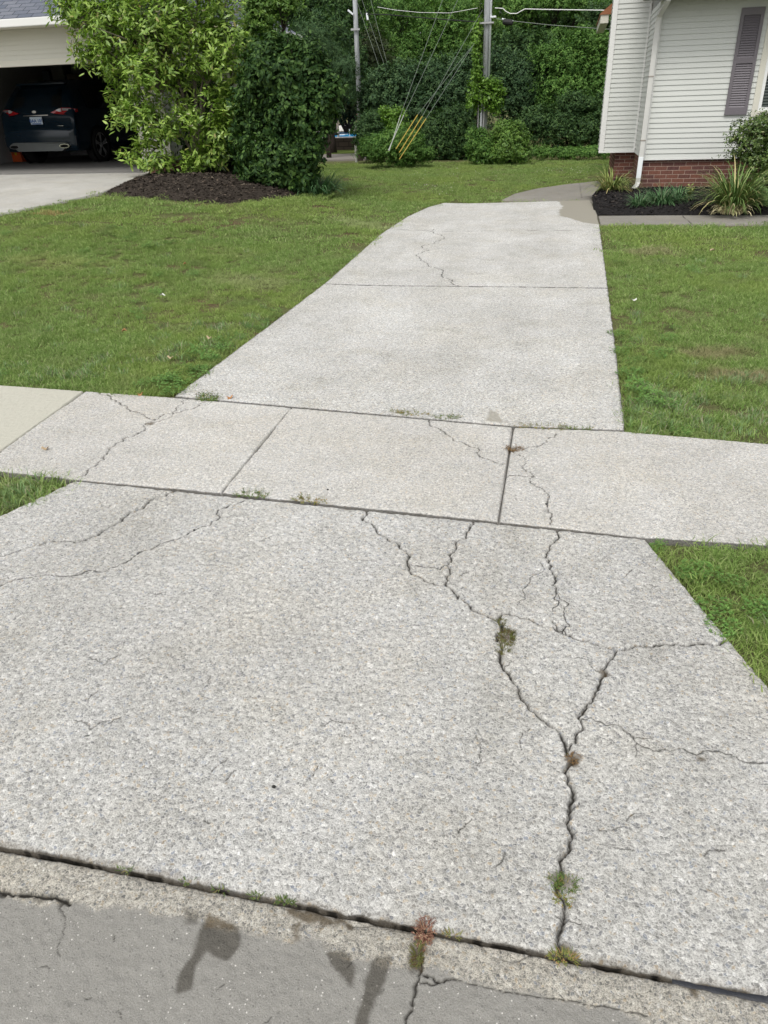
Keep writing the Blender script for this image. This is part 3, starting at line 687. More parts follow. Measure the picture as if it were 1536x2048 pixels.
m_dark=simple('dark_void',(.012,.012,.012),.9,.05)
t=NT('window_glass',.06,.6); m_glass=t.done((.03,.04,.04))
m_blind=simple('window_blind',(.10,.12,.11),.6,.3)
t=NT('roof_shingles',.9,.15)
br=t.n('ShaderNodeTexBrick'); mp=t.n('ShaderNodeMapping'); mp.inputs['Scale'].default_value=(1,1,2.6); mp.inputs['Rotation'].default_value=(0,0,0)
cx=t.n('ShaderNodeSeparateXYZ'); cm=t.n('ShaderNodeCombineXYZ'); t.l(t.pos(),cx.inputs[0]); t.l(cx.outputs[0],cm.inputs[0]); t.l(t.math('MULTIPLY',cx.outputs[2],2.3),cm.inputs[1])
t.l(cm.outputs[0],br.inputs['Vector']); br.inputs['Scale'].default_value=1; br.inputs['Brick Width'].default_value=.3; br.inputs['Row Height'].default_value=.14*1.1; br.inputs['Mortar Size'].default_value=.008
br.inputs['Color1'].default_value=(.105,.12,.155,1); br.inputs['Color2'].default_value=(.17,.18,.21,1); br.inputs['Mortar'].default_value=(.04,.045,.055,1)
m_roof=t.done(t.mix(1,br.outputs[0],t.ramp(t.noise(70,3,.7),[(.3,.7),(.7,1.25)]),'MULTIPLY'),t.bump(t.noise(90,2),.004,.6))
m_roofb=simple('rust_brown_shingles',(.30,.13,.07),.9,.15,var=.3,vs=30,bumps=.5)
def brick_mat(name,axis,sc=1.):
    t=NT(name,.9,.15); cx=t.n('ShaderNodeSeparateXYZ'); cm=t.n('ShaderNodeCombineXYZ'); t.l(t.pos(),cx.inputs[0]); t.l(cx.outputs[axis],cm.inputs[0]); t.l(cx.outputs[2],cm.inputs[1])
    br=t.n('ShaderNodeTexBrick'); t.l(cm.outputs[0],br.inputs['Vector']); br.inputs['Scale'].default_value=1; br.inputs['Brick Width'].default_value=.205; br.inputs['Row Height'].default_value=.0675
    br.inputs['Mortar Size'].default_value=.0052; br.inputs['Mortar Smooth'].default_value=.2; br.inputs['Bias'].default_value=-.1
    br.inputs['Color1'].default_value=(.185,.082,.058,1); br.inputs['Color2'].default_value=(.095,.048,.046,1); br.inputs['Mortar'].default_value=(.34,.25,.20,1)
    c=t.mix(1,br.outputs[0],t.ramp(t.noise(45,4,.7),[(.3,.72),(.7,1.25)]),'MULTIPLY')
    dirt=t.ramp(cx.outputs[2],[(.0,.6),(.26,0)]); c=t.mix(t.math('MULTIPLY',dirt,t.noise(7,3)),c,(.20,.13,.09))
    h=t.math('ADD',t.math('MULTIPLY',br.outputs['Fac'],-1),t.math('MULTIPLY',t.noise(80,3),.3))
    return t.done(c,t.bump(h,.006,.7))
m_brx=brick_mat('red_brick',0); m_bry=brick_mat('red_brick_side',1)
def lap(mb,p0,p1,z0,z1,h,out,d=.015,phase=0.):
    """lapped boards on the wall from p0 to p1 (xy), each leaning out at its foot; out = outward normal (xy)"""
    z=z0; ox,oy=out
    while z<z1-1e-4:
        zt=min(z+h,z1); a=(p0[0]+ox*d,p0[1]+oy*d,z); b=(p1[0]+ox*d,p1[1]+oy*d,z)
        mb.quad(a,b,(p1[0]+ox*.002,p1[1]+oy*.002,zt+.004),(p0[0]+ox*.002,p0[1]+oy*.002,zt+.004))
        mb.quad((p0[0],p0[1],z+.001),(p1[0],p1[1],z+.001),b,a); z+=h
def lap_below(z_top,z_bot,h): return z_bot
# ================================================================== right-hand house
hx=1.30; hy=15.2; wy=17.05
hs_=empty('siding_house',(1.3,15.2,.0),'pale grey sided house on a red brick base, right of the driveway','house')
CH=.0805
mb=MB(); zs=.600
wx0,wx1,wz0,wz1=2.96,4.50,1.22,2.84     # window hole
lap(mb,(hx,hy),(wx0,hy),zs,2.93,CH,(0,-1)); lap(mb,(wx1,hy),(8,hy),zs,2.93,CH,(0,-1))
z=zs
k0=int(round((wz0-zs)/CH)); lap(mb,(wx0,hy),(wx1,hy),zs,wz0,CH,(0,-1)); lap(mb,(wx0,hy),(wx1,hy),wz1,2.93,CH,(0,-1))
lap(mb,(hx,wy),(hx,hy),zs,2.93,CH,(-1,0))          # return wall back to the wing
mb.box(hx+.002,8,hy+.002,hy+.05,zs,wz0-.002); mb.box(hx+.002,wx0-.002,hy+.002,hy+.05,wz0,2.95); mb.box(wx1+.002,8,hy+.002,hy+.05,wz0,2.95)
mb.box(hx+.002,hx+.05,hy+.052,22,zs,2.95)
mb.build('front_wall',m_sid,hs_)
mb=MB(); lap(mb,(.685,wy),(hx-.005,wy),.625,5.3,CH*.985,(0,-1)); lap(mb,(.62,17.95),(.62,wy+.05),.625,5.3,CH*.985,(-1,0)); mb.box(.63,8,wy+.003,17.94,.63,5.3)
w_=mb.build('wing',m_sid,hs_); tag(w_,'narrow overhanging siding wing set back from the front wall')
MB().box(.597,.69,wy-.026,wy+.04,.60,5.3).box(hx-.045,hx-.012,wy-.024,wy-.002,.62,3.1).build('corner_post',m_trim,hs_)
MB().box(hx-.022,hx+.035,hy-.022,hy+.03,.585,2.93).build('corner_post',m_trim,hs_)
MB().box(.60,hx-.02,wy-.03,wy+.3,.600,.624).box(hx-.02,8,hy-.024,hy+.06,.578,.599).build('starter_strip',m_trim,hs_)
mb=MB(); mb.box(hx+.012,8,hy+.03,hy+.3,-.15,.578); mb.build('brick_base',m_brx,hs_)
mb=MB(); mb.box(hx+.010,hx+.2,hy+.302,wy+.10,-.15,.576); b2=mb.build('brick_base',m_bry,hs_)
mb=MB(); mb.box(.93,hx+.009,wy+.11,wy+2.2,-.15,.599); mb.build('brick_base',m_brx,hs_)
# eave over the front wall
mb=MB(); mb.box(1.0,8.4,14.72,15.19,2.935,2.955); mb.build('soffit',simple('eave_soffit',(.33,.33,.30),.6,.3),hs_)
mb=MB(); mb.box(.98,8.4,14.60,14.72,2.94,3.06); mb.build('gutter',simple('bronze_gutter',(.10,.085,.075),.4,.5),hs_)
mb=MB(); mb.add([(.95,14.62,3.05),(8.4,14.62,3.05),(8.4,18.5,4.7),(.95,wy-.03,4.08),(.95,14.62,2.98),(8.4,14.62,2.98),(8.4,18.5,4.6),(.95,wy-.03,4.0)],[(0,1,2,3),(7,6,5,4),(0,4,5,1),(3,2,6,7),(0,3,7,4)]); mb.build('roof',m_roofb,hs_)
# little rear eave beyond the wing
mb=MB(); mb.add([(.42,19.0,3.10),(.95,19.0,3.50),(.95,22,3.50),(.42,22,3.10),(.42,19.0,3.08),(.95,19.0,3.08),(.95,22,3.08),(.42,22,3.08)],[(0,1,2,3),(4,5,1,0),(4,0,3,7)]); rr_=mb.build('roof',m_roofb,hs_)
MB().box(.44,.60,19.02,21.9,2.93,3.078).build('fascia',m_trimc,rr_)
# window
mb=MB(); mb.box(wx0,wx0+.09,hy-.03,hy+.05,wz0,wz1).box(wx1-.09,wx1,hy-.03,hy+.05,wz0,wz1).box(wx0+.09,wx1-.09,hy-.03,hy+.05,wz0,wz0+.08).box(wx0+.09,wx1-.09,hy-.03,hy+.05,wz1-.08,wz1)
win=mb.build('window',m_trimc,hs_)
a0,a1,c0,c1=wx0+.092,wx1-.092,wz0+.082,wz1-.082
mb=MB(); mb.box(a0,a0+.05,hy-.015,hy+.04,c0,c1).box(a1-.05,a1,hy-.015,hy+.04,c0,c1).box(a0+.05,a1-.05,hy-.015,hy+.04,c0,c0+.05).box(a0+.05,a1-.05,hy-.015,hy+.04,c1-.05,c1).box(a0+.05,a1-.05,hy-.01,hy+.03,(c0+c1)/2-.02,(c0+c1)/2+.02)
mb.build('window_frame',simple('white_window_frame',(.78,.79,.78),.4,.4,var=.04),win)
MB().box(a0+.05,a1-.05,hy+.012,hy+.016,c0+.05,c1-.05).build('pane',m_glass,win)
mb=MB(); zz=c0+.06
while zz<c1-.06: mb.quad((a0+.05,hy+.0075,zz),(a1-.05,hy+.0075,zz),(a1-.05,hy+.0105,zz+.013),(a0+.05,hy+.0105,zz+.013)); zz+=.045
mb.build('blind_slats',m_blind,win)  # slats of the window blind, set before the pane
# shutter with louvres
sx0_,sx1_,sz0,sz1=2.535,2.885,1.255,2.765
mb=MB(); yf0,yb0=hy-.045,hy-.016
for a,b,c_,d_ in ((sx0_,sx0_+.05,sz0,sz1),(sx1_-.05,sx1_,sz0,sz1),(sx0_+.05,sx1_-.05,sz0,sz0+.11),(sx0_+.05,sx1_-.05,sz1-.10,sz1),(sx0_+.05,sx1_-.05,2.0,2.08)): mb.box(a,b,yf0,yb0,c_,d_)
for lo,hi in ((sz0+.11,2.0),(2.08,sz1-.10)):
    n=int((hi-lo)/.034)
    for k in range(n):
        z0=lo+(hi-lo)*k/n; h=(hi-lo)/n
        mb.add([(sx0_+.05,yf0+.008,z0),(sx1_-.05,yf0+.008,z0),(sx1_-.05,yb0-.004,z0+h*.95),(sx0_+.05,yb0-.004,z0+h*.95)],[(0,1,2,3)])
        mb.quad((sx0_+.05,yb0-.004,z0),(sx1_-.05,yb0-.004,z0),(sx1_-.05,yf0+.008,z0),(sx0_+.05,yf0+.008,z0))
mb.build('shutter',m_shut,hs_)
# downspout
dx=1.262; dy=15.10
mb=MB(); mb.rtube([(dx+.10,14.66,3.00),(dx+.085,14.68,2.90),(dx+.01,dy-.02,2.72),(dx,dy,2.62),(dx,dy,.62)],.075,.058); ds=mb.build('downspout',m_spout,hs_)
mb=MB(); mb.rtube([(dx,dy-.004,.64),(dx-.002,dy-.004,.30)],.079,.062); mb.build('spout_section',m_spoutw,ds)
mb=MB(); mb.rtube([(dx-.002,dy-.004,.299),(dx-.003,dy-.006,.22),(dx-.02,dy-.04,.165),(dx-.07,dy-.13,.12)],.076,.06); mb.build('elbow',m_spout,ds)
m_strap=simple('weathered_strap',(.30,.27,.24),.6,.3)
for za,zb_ in ((1.855,1.872),(.89,.91)): MB().box(dx-.042,dx+.042,dy-.034,dy+.06,za,zb_).build('strap',m_strap,ds)
# ================================================================== planting bed
def chunk_bed(name,poly_pts,zfun,mat,res,label,cat,edge=.16,amp=.02,extra=0):
    P=np.array(poly_pts); xs=np.arange(P[:,0].min(),P[:,0].max()+res,res); ys=np.arange(P[:,1].min(),P[:,1].max()+res,res)
    X,Y=np.meshgrid(xs,ys); sd=poly_sd(X,Y,P)+fbm(X,Y,6.,4)*.02; z=zfun(X,Y)+sm(-sd/edge)*.045-.045*sm((sd+.02)/.05)+fbm(X,Y,1/res*.45,3,2)*amp+fbm(X,Y,8.,9,2)*amp*.8
    i=np.arange(X.size).reshape(X.shape); ok=(sd<.04); q=np.stack([i[:-1,:-1],i[:-1,1:],i[1:,1:],i[1:,:-1]],-1); ok4=ok[:-1,:-1]&ok[:-1,1:]&ok[1:,1:]&ok[1:,:-1]
    V=[np.stack([X,Y,z],-1).reshape(-1,3)]; Q=[q[ok4].reshape(-1,4)]
    # loose chips lying on top
    r=np.random.default_rng(5); n=extra; base=X.size; cx_=r.uniform(P[:,0].min(),P[:,0].max(),n); cy_=r.uniform(P[:,1].min(),P[:,1].max(),n); s_=poly_sd(cx_,cy_,P)<-.02; cx_,cy_=cx_[s_],cy_[s_]; n=len(cx_)
    if n:
        ix=np.clip(((cx_-xs[0])/res).astype(int),0,len(xs)-1); iy=np.clip(((cy_-ys[0])/res).astype(int),0,len(ys)-1); cz_=z[iy,ix]+.008
        a=r.uniform(0,2*PI,n); L=r.uniform(.008,.035,n); w_=r.uniform(.003,.010,n); tz=r.uniform(-.012,.012,n)
        d=np.stack([np.cos(a)*L,np.sin(a)*L,tz],-1); s2=np.stack([-np.sin(a)*w_,np.cos(a)*w_,r.uniform(-.006,.006,n)],-1); c=np.stack([cx_,cy_,cz_],-1)
        VV=np.stack([c-d-s2,c+d-s2,c+d+s2,c-d+s2],1).reshape(-1,3); V.append(VV); Q.append(base+np.arange(n*4).reshape(n,4))
    o=mesh_np(name,np.concatenate(V),[np.concatenate(Q)],mat); return tag(o,label,cat,kind='stuff')
t=NT('dark_mulch',.95,.15); c=t.ramp(t.island(),[(0,(.014,.013,.013)),(.8,(.034,.030,.029)),(.97,(.075,.062,.052)),(1,(.20,.17,.13))])
m_mul=t.done(t.mix(1,c,t.ramp(t.noise(90,4,.7),[(.3,.6),(.7,1.7)]),'MULTIPLY'),t.bump(t.noise(120,4,.7),.015,1.))
m_mul2=None
t=NT('brown_mulch',.95,.12); c=t.ramp(t.island(),[(0,(.032,.026,.021)),(.8,(.068,.055,.045)),(.97,(.13,.10,.075)),(1,(.28,.24,.18))])
m_mul2=t.done(t.mix(1,c,t.ramp(t.noise(60,4,.7),[(.3,.6),(.7,1.6)]),'MULTIPLY'),t.bump(t.noise(90,4,.7),.02,1.))
bl=[(.53,12.57),(7.6,12.62),(7.6,15.25),(1.25,15.25),(1.25,17.2),(1.0,17.25),(.72,16.4),(.55,15.1),(.47,14.2),(.50,13.3)]
chunk_bed('mulch_bed',bl,lambda X,Y:.02+.07*sm((Y-12.6)/1.8),m_mul,.014,'black mulch of the planting bed below the brick base','mulch',extra=16000,amp=.014)
def mz(X,Y): return H(X,Y)-.03+mound(X,Y)
chunk_bed('mulch_mound',mul,mz,m_mul2,.018,'brown mulch mound under the leafy shrub by the neighbour driveway','mulch',extra=16000,amp=.014,edge=.25)
# strap-leaved plants
def straps(rng,c,n,L,w,spread,droop,m=.0,flat=.15,lift=1.):
    V=[];Q=[]; K=6
    for k in range(n):
        a=rng.uniform(0,2*PI); r=m*math.sqrt(rng.uniform()); b=np.array(c)+(r*math.cos(a),r*math.sin(a),0); a2=a+rng.uniform(-.5,.5)
        l=L*rng.uniform(.55,1.1); el=rng.uniform(.25,1.)**.7*PI/2*lift; d=np.array((math.cos(a2),math.sin(a2))); s=np.array((-d[1],d[0],0)); ww=w*rng.uniform(.7,1.2)
        p=b.copy(); e=min(el,1.5)*(1-spread*rng.uniform(0,.6)); i0=len(V); dr_=droop*rng.uniform(.6,1.4)
        for j in range(K+1):
            t_=j/K; hw=ww/2*(1-t_**2.5)*(.7+.3*min(1,t_*4)); V+= [p-s*hw,p+s*hw]
            st=l/K; p=p+np.array((d[0]*math.cos(e),d[1]*math.cos(e),math.sin(e)))*st; e-=dr_/K*(.5+t_*1.4)
            if p[2]<c[2]+.004: p[2]=c[2]+.004; e=max(e,0)
        Q+=[(i0+2*j,i0+2*j+1,i0+2*j+3,i0+2*j+2) for j in range(K)]
    return V,Q
pr=np.random.default_rng(21)
def strap_plant(name,c,n,L,w,spread,droop,m,mat,label,cat='plant',group=None,lift=1.):
    V,Q=straps(pr,c,n,L,w,spread,droop,m,lift=lift); return tag(mesh_np(name,V,[Q],mat),label,cat,group)
m_day=gm('daylily_leaves',(.10,.16,.035),(.26,.30,.085),(.45,.38,.16),.14); m_day2=gm('daylily_leaves_green',(.065,.135,.030),(.19,.26,.075),(.42,.37,.17),.10)
m_lir=gm('liriope_leaves',(.035,.095,.035),(.10,.20,.075),(.22,.27,.15),.08)
g0=lambda px,py,z=.07:Vector((gnd(px,py)[0],gnd(px,py)[1],z))
def bed(px,py): 
    d=ray(px,py); t_=(.07-CZ)/d[2]; return Vector((d[0]*t_,d[1]*t_,.05+.05*sm((d[1]*t_-12.6)/1.8)))
strap_plant('daylily',bed(1222,388),260,.62,.017,.75,1.7,.14,m_day,'yellowish daylily clump below the downspout, spilling over the side path')
strap_plant('liriope',bed(1278,412),190,.30,.010,.5,1.6,.09,m_lir,'smaller dark green liriope tuft at the left end of the middle clumps')
strap_plant('liriope',bed(1322,408),330,.40,.011,.6,1.7,.15,m_lir,'larger dark green liriope clump in the middle of the mulch bed')
strap_plant('liriope',bed(1356,404),170,.40,.012,.6,1.7,.10,m_lir,'loose liriope clump with long right-hand blades beside the seedling')
strap_plant('daylily',bed(1466,418),420,.85,.022,.38,1.5,.16,m_day2,'tall green daylily clump with bent straw-coloured lower blades')
strap_plant('daylily',bed(1462,424),70,.34,.018,.8,2.2,.16,gm('straw_leaves',(.30,.30,.14),(.50,.45,.26),(.55,.48,.3),.3),'dead straw-coloured blades hanging round the foot of the tall daylily')
# ================================================================== foliage
def leaf_mat(name,c0,c1,c2,rough=.5,spec=.35,trans=.18,dry=None):
    t=NT(name,rough,spec); isl=t.island(); st=[(0,c0),(.5,c1),(.96 if dry else 1,c2)]
    if dry: st.append((.985,dry))
    c=t.ramp(isl,st); c=t.mix(t.ramp(t.noise(1.1,3),[(.35,.0),(.65,.45)]),c,c0)
    tr=t.n('ShaderNodeBsdfTranslucent'); t.l(t.mix(1,c,(1.3,1.5,.6),'MULTIPLY'),tr.inputs[0]); ms=t.n('ShaderNodeMixShader'); ms.inputs[0].default_value=trans
    out=t.t.nodes['Material Output']; t.l(t.b.outputs[0],ms.inputs[1]); t.l(tr.outputs[0],ms.inputs[2]); t.l(ms.outputs[0],out.inputs[0])
    return t.done(c)
def crown_np(seed,lobes,n,L,Wd,whorl=8,shell=.45,droop=.2,up=.35,cup=.2,jit=.5,spike=.12,cover_down=.5):
    """leaf-sized faces in sprays through and over the lobes. lobes: (centre, rx, ry, rz)"""
    r=np.random.default_rng(seed); C_=np.array([tuple(l[0]) for l in lobes]); R=np.array([l[1:4] for l in lobes]); wgt=np.array([(a*b+b*c+a*c) for a,b,c in R]); wgt/=wgt.sum()
    m=int(n/whorl); li=r.choice(len(lobes),m,p=wgt); d=r.normal(size=(m,3)); d/=np.linalg.norm(d,axis=1)[:,None]
    d[:,2]=np.where((d[:,2]<-.3)&(r.uniform(size=m)>cover_down),-d[:,2],d[:,2])
    rad=1-shell*np.abs(r.normal(size=m))**1.2*.6; rad=np.clip(rad,.15,1)
    ph=r.uniform(0,6.28,(len(lobes),6))
    lump=.09*np.sin(d[:,0]*5+ph[li,0])+.09*np.sin(d[:,1]*5.5+ph[li,1])+.09*np.sin(d[:,2]*6+ph[li,2])+.05*np.sin(d[:,0]*13+ph[li,3]+d[:,2]*11)+spike*r.normal(size=m)*.6
    T=C_[li]+d*R[li]*(rad*(1+lump))[:,None]
    # twigs point outwards and up
    ax_=d+np.array((0,0,up))+r.normal(size=(m,3))*.35; ax_/=np.linalg.norm(ax_,axis=1)[:,None]
    N=m*whorl; tw=np.repeat(np.arange(m),whorl); k=np.tile(np.arange(whorl),m)
    A=ax_[tw]; u=np.cross(A,r.normal(size=(N,3))); u/=np.linalg.norm(u,axis=1)[:,None]+1e-9
    ld=A*r.uniform(-.1,.9,N)[:,None]+u*1.0; ld[:,2]-=droop; ld/=np.linalg.norm(ld,axis=1)[:,None]
    base=T[tw]+A*(r.uniform(-1,.5,N)*L*1.1)[:,None]+r.normal(size=(N,3))*L*jit*.5
    side=np.cross(ld,A+np.array((0,0,.3))+r.normal(size=(N,3))*.25); side/=np.linalg.norm(side,axis=1)[:,None]+1e-9
    nn=np.cross(side,ld); l=L*r.uniform(.6,1.2,N); w=Wd*r.uniform(.7,1.2,N)
    V=np.empty((N,6,3)); e=l[:,None]*ld; s=w[:,None]*side*.5; b=nn*(l*cup)[:,None]
    V[:,0]=base; V[:,1]=base+e*.35+s-b*.2; V[:,2]=base+e*.35-s-b*.2; V[:,3]=base+e*.72+s*.75-b*.35; V[:,4]=base+e*.72-s*.75-b*.35; V[:,5]=base+e-b*.9
    i=np.arange(N)[:,None]*6
    return V.reshape(-1,3),[i+np.array([0,2,1]),i+np.array([1,2,4,3]),i+np.array([3,4,5])],T
def limb_mb(base,tops,r0,rng,wob=.12):
    mb=MB()
    for T,ra in tops:
        p0=Vector(base)+Vector((rng.uniform(-.6,.6)*r0,rng.uniform(-.6,.6)*r0,0)); p1=Vector(T); pts=[]; K=6
        for j in range(K+1):
            t_=j/K; q=p0.lerp(p1,t_); q.x+=(p1.x-p0.x)*(t_*t_-t_)*.5+math.sin(j*1.7+ra*90)*wob*.4*t_; q.y+=math.cos(j*2.1+ra*50)*wob*.3*t_; pts.append(q)
        mb.tube(pts,[ra*(1-.75*j/K) for j in range(K+1)],7)
    return mb
m_bark=simple('grey_bark',(.16,.135,.11),.9,.15,var=.35,vs=14,bumps=.7,bscale=30); m_barkd=simple('dark_bark',(.045,.036,.030),.9,.1,var=.3,vs=14,bumps=.5)
def LB(px,py,rx,ry,Y,dp=1.):
    c=at(px,py,Y); s=ppm(c); return (c,rx/s,max(rx,ry)/s*.8*dp,ry/s)
def plant(name,label,cat,base,lobes,n,L,Wd,mat,seed,trunks,bark,group=None,sub=1,**kw):
    o=empty(name,base,label,cat,group); rr=np.random.default_rng(seed+500)
    V,P,T=crown_np(seed,lobes,n,L,Wd,**kw); cr_=mesh_np('crown',V,P,mat,o)
    mb=limb_mb(base,trunks,.1,rr)
    # thin branchlets out to some of the sprays
    tips=T[rr.choice(len(T),min(len(T),sub),replace=False)] if sub else []
    cs=[Vector(l[0]) for l in lobes]
    for q in tips:
        q=Vector(q); c=min(cs,key=lambda a:(a-q).length); s0=c.lerp(Vector(base)+Vector((0,0,max(.3,(c.z-base[2])*.5))),.35); mb.tube([s0,s0.lerp(q,.5)+Vector((0,0,.05)),q],[.014,.010,.004],4,False)
    mb.build('trunk',bark,o,smooth=True)
    return o
m_mag=leaf_mat('magnolia_leaves',(.11,.20,.030),(.23,.36,.055),(.42,.55,.13),.42,.5,.2,(.40,.33,.12))
m_vib=leaf_mat('viburnum_leaves',(.012,.037,.009),(.034,.078,.017),(.10,.18,.040),.6,.2,.15)
def gt(px,py): p=gnd(px,py); return Vector((p.x,p.y,p.z-.05))
# ---- big pale-leaved shrub on the mound
B=gt(385,352)+Vector((0,.35,.12))
Ym=B.y
lob=[LB(330,-60,150,110,Ym+.3),LB(210,35,95,55,Ym),LB(150,18,55,40,Ym-.2),LB(300,70,120,80,Ym-.3),LB(430,60,80,90,Ym-.1),LB(215,115,55,45,Ym-.2),LB(178,108,40,20,Ym-.2),
 LB(290,150,75,50,Ym-.5),LB(430,130,68,55,Ym-.3),LB(500,135,32,26,Ym-.2),LB(250,195,42,30,Ym-.4),LB(285,228,55,35,Ym-.5),LB(375,240,42,34,Ym-.6),LB(455,200,45,30,Ym-.2),LB(325,262,45,22,Ym-.6),LB(355,165,55,75,Ym+.15),LB(262,312,26,12,Ym-.5),LB(290,290,28,20,Ym-.4),LB(425,300,42,32,Ym-.4),LB(440,245,40,35,Ym-.4),LB(385,322,40,22,Ym-.5),LB(320,325,45,20,Ym-.5),LB(385,350,28,12,Ym-.6),LB(240,240,25,16,Ym-.4)]
trk=[(at(250,20,Ym),.045),(at(300,-40,Ym),.05),(at(350,-90,Ym+.2),.055),(at(395,-60,Ym),.05),(at(450,0,Ym),.045),(at(330,60,Ym-.2),.04),(at(420,90,Ym-.1),.04),(at(470,90,Ym),.03),(at(280,180,Ym-.2),.03),(at(270,300,Ym-.4),.018),(at(440,200,Ym-.2),.03)]
mg=plant('magnolia_shrub','tall pale green large-leaved shrub with many bare grey stems on the mulch mound','shrub',B,lob,30000,.12,.037,m_mag,1,trk,m_bark,whorl=10,sub=420,shell=.75,up=.9,droop=.12,cup=.15,spike=.16)
fr=np.random.default_rng(2); m_pet=simple('creamy_petals',(.72,.68,.52),.6,.3,var=.1)
for px,py in ((407,23),(382,68),(241,40),(198,113),(467,92),(376,230),(357,235),(382,253),(315,25),(473,25),(300,185),(432,55)):
    c=at(px,py,Ym-.95); fl=MB()
    for k in range(6):
        a=k*1.05+fr.uniform(0,.4); e=Vector((math.cos(a),math.sin(a)*.6,.5)).normalized()*.045; s_=Vector((-math.sin(a),math.cos(a),.1))*.018
        fl.quad(c,c+e*.5+s_,c+e,c+e*.5-s_)
    fl.build('flower',m_pet,mg)

# ---- dark rounded shrub behind it
B2=gt(545,384)+Vector((0,.55,0)); Yv=B2.y
lob=[LB(560,165,85,85,Yv+.2),LB(620,150,50,60,Yv+.1),LB(640,200,42,40,Yv),LB(600,240,65,60,Yv),LB(535,250,72,80,Yv+.3),LB(560,320,80,55,Yv),LB(585,320,30,60,Yv),LB(535,352,55,32,Yv-.1),LB(585,352,48,28,Yv-.1),LB(625,300,22,50,Yv),LB(640,225,45,35,Yv),LB(522,330,48,50,Yv),LB(560,105,55,35,Yv+.4),LB(525,190,50,60,Yv+.5),LB(662,175,26,24,Yv),LB(420,225,45,75,Ym+.75),LB(410,300,48,60,Ym+.7),LB(465,270,50,80,Ym+.6)]
plant('viburnum_shrub','rounded very dark green shrub bulging out right of the pale shrub','shrub',B2,lob,72000,.085,.040,m_vib,2,[(at(520,250,Yv+.4),.05),(at(560,200,Yv+.3),.06),(at(600,220,Yv+.2),.045),(at(590,150,Yv+.3),.05)],m_barkd,whorl=9,sub=150,shell=.6,up=.1,droop=.5,spike=.13)
strap_plant('daylily',gt(632,386)+Vector((0,.1,.03)),300,.55,.02,.6,1.6,.30,m_lir,'dark green strap-leaved clump at the right foot of the dark shrub')
strap_plant('daylily',gt(600,384)+Vector((0,.25,.03)),240,.5,.02,.6,1.6,.28,m_lir,'low shaded strap-leaved clump under the dark shrub')
# ---- shrub by the house window
B3=Vector((3.25,14.35,.08))
def lw(px,py,rx,ry,Y=14.2): return LB(px,py,rx,ry,Y)
m_box=leaf_mat('boxwood_leaves',(.045,.085,.022),(.10,.165,.035),(.21,.28,.07),.42,.5,.15,(.45,.42,.25))
lob=[lw(1520,262,62,32,14.2),lw(1500,285,48,30,14.1),lw(1555,300,85,55,14.3),lw(1500,315,42,22,14.1),lw(1540,350,75,45,14.1),lw(1462,281,14,4,14.1),lw(1600,330,80,90,14.4),lw(1560,245,60,22,14.3)]
plant('boxwood_shrub','yellow-green small-leaved shrub under the window, right of the tall daylily','shrub',B3,lob,24000,.042,.024,m_box,3,[(at(1500,280,14.1),.02),(at(1540,260,14.2),.025),(at(1580,300,14.2),.025)],m_bark,whorl=8,sub=120,shell=.55,up=.5,spike=.16)
m_hos=gm('hosta_leaves',(.06,.14,.035),(.17,.27,.09),(.5,.52,.36),.08)
V,P,T=crown_np(31,[(bed(1525,410)+Vector((0,0,.10)),.22,.2,.13)],260,.13,.055,whorl=6,shell=.5,up=.9)
tag(mesh_np('hosta',V,P,m_hos),'low broad-leaved green plant at the right edge of the mulch bed','plant')
V,P,T=crown_np(32,[(bed(1378,405)+Vector((0,0,.14)),.035,.035,.13)],60,.06,.02,whorl=5,shell=.8,up=.9)
tag(mesh_np('seedling',V,P,gm('seedling_leaves',(.20,.26,.06),(.34,.38,.12))),'small yellow-green seedling standing alone right of the dark clumps','plant')
# ================================================================== trees and bushes along the back
MT=dict(
 dk=leaf_mat('dark_leaves',(.020,.050,.017),(.050,.105,.032),(.11,.19,.055),.6,.2,.15),
 md=leaf_mat('mid_leaves',(.045,.11,.022),(.10,.21,.042),(.20,.33,.075),.6,.2,.2),
 lt=leaf_mat('light_leaves',(.06,.13,.022),(.12,.23,.038),(.22,.34,.07),.5,.35,.2),
 bl=leaf_mat('blue_green_leaves',(.022,.056,.024),(.055,.11,.042),(.115,.19,.072),.6,.2,.15),
 br=leaf_mat('bright_leaves',(.07,.15,.015),(.13,.26,.03),(.22,.36,.055),.45,.35,.25),
 ol=leaf_mat('olive_leaves',(.03,.042,.018),(.05,.07,.028),(.09,.11,.04),.6,.2,.1))
def tree(name,label,Y,lobes,n,L,mk,seed,cat='tree',tr=.12,base=None,dp=1.,bark=None,**kw):
    ls=[LB(*l,Y,dp) for l in lobes]; cx=sum(l[0].x for l in ls)/len(ls)
    if base is None: b=Vector((cx,Y+.2,float(H(cx,Y))-.1))
    else: q=at(base,250,Y); b=Vector((q.x,Y,float(H(q.x,Y))-.1))
    top=[(l[0]+Vector((0,.2,0)),tr*(1 if i==0 else .6)) for i,l in enumerate(ls[:5])]
    n=int(n*2.0); L=L*.68; k=dict(whorl=8,sub=60,shell=.5,up=.25,spike=.15,asp=.42); k.update(kw)
    return plant(name,label,cat,b,ls,n,L,L*k.pop('asp',.5),MT[mk],seed,top,bark or m_barkd,group='trees and bushes behind the lawn',**k)
tree('shade_tree','tall dark tree whose low boughs hang over the road left of the far pole',34,[(640,60,85,60),(600,-20,90,70),(690,-10,70,60),(680,90,45,55),(650,120,50,40),(590,90,50,50),(700,150,28,50)],17000,.22,'dk',101,tr=.28,asp=.35,droop=.7)
tree('shade_tree','olive-brown shaded tree right behind the far pole, darkest in the row',37,[(705,190,60,45),(680,215,60,28),(740,120,50,60),(650,200,50,35)],11000,.2,'ol',102,tr=.2,droop=.6)
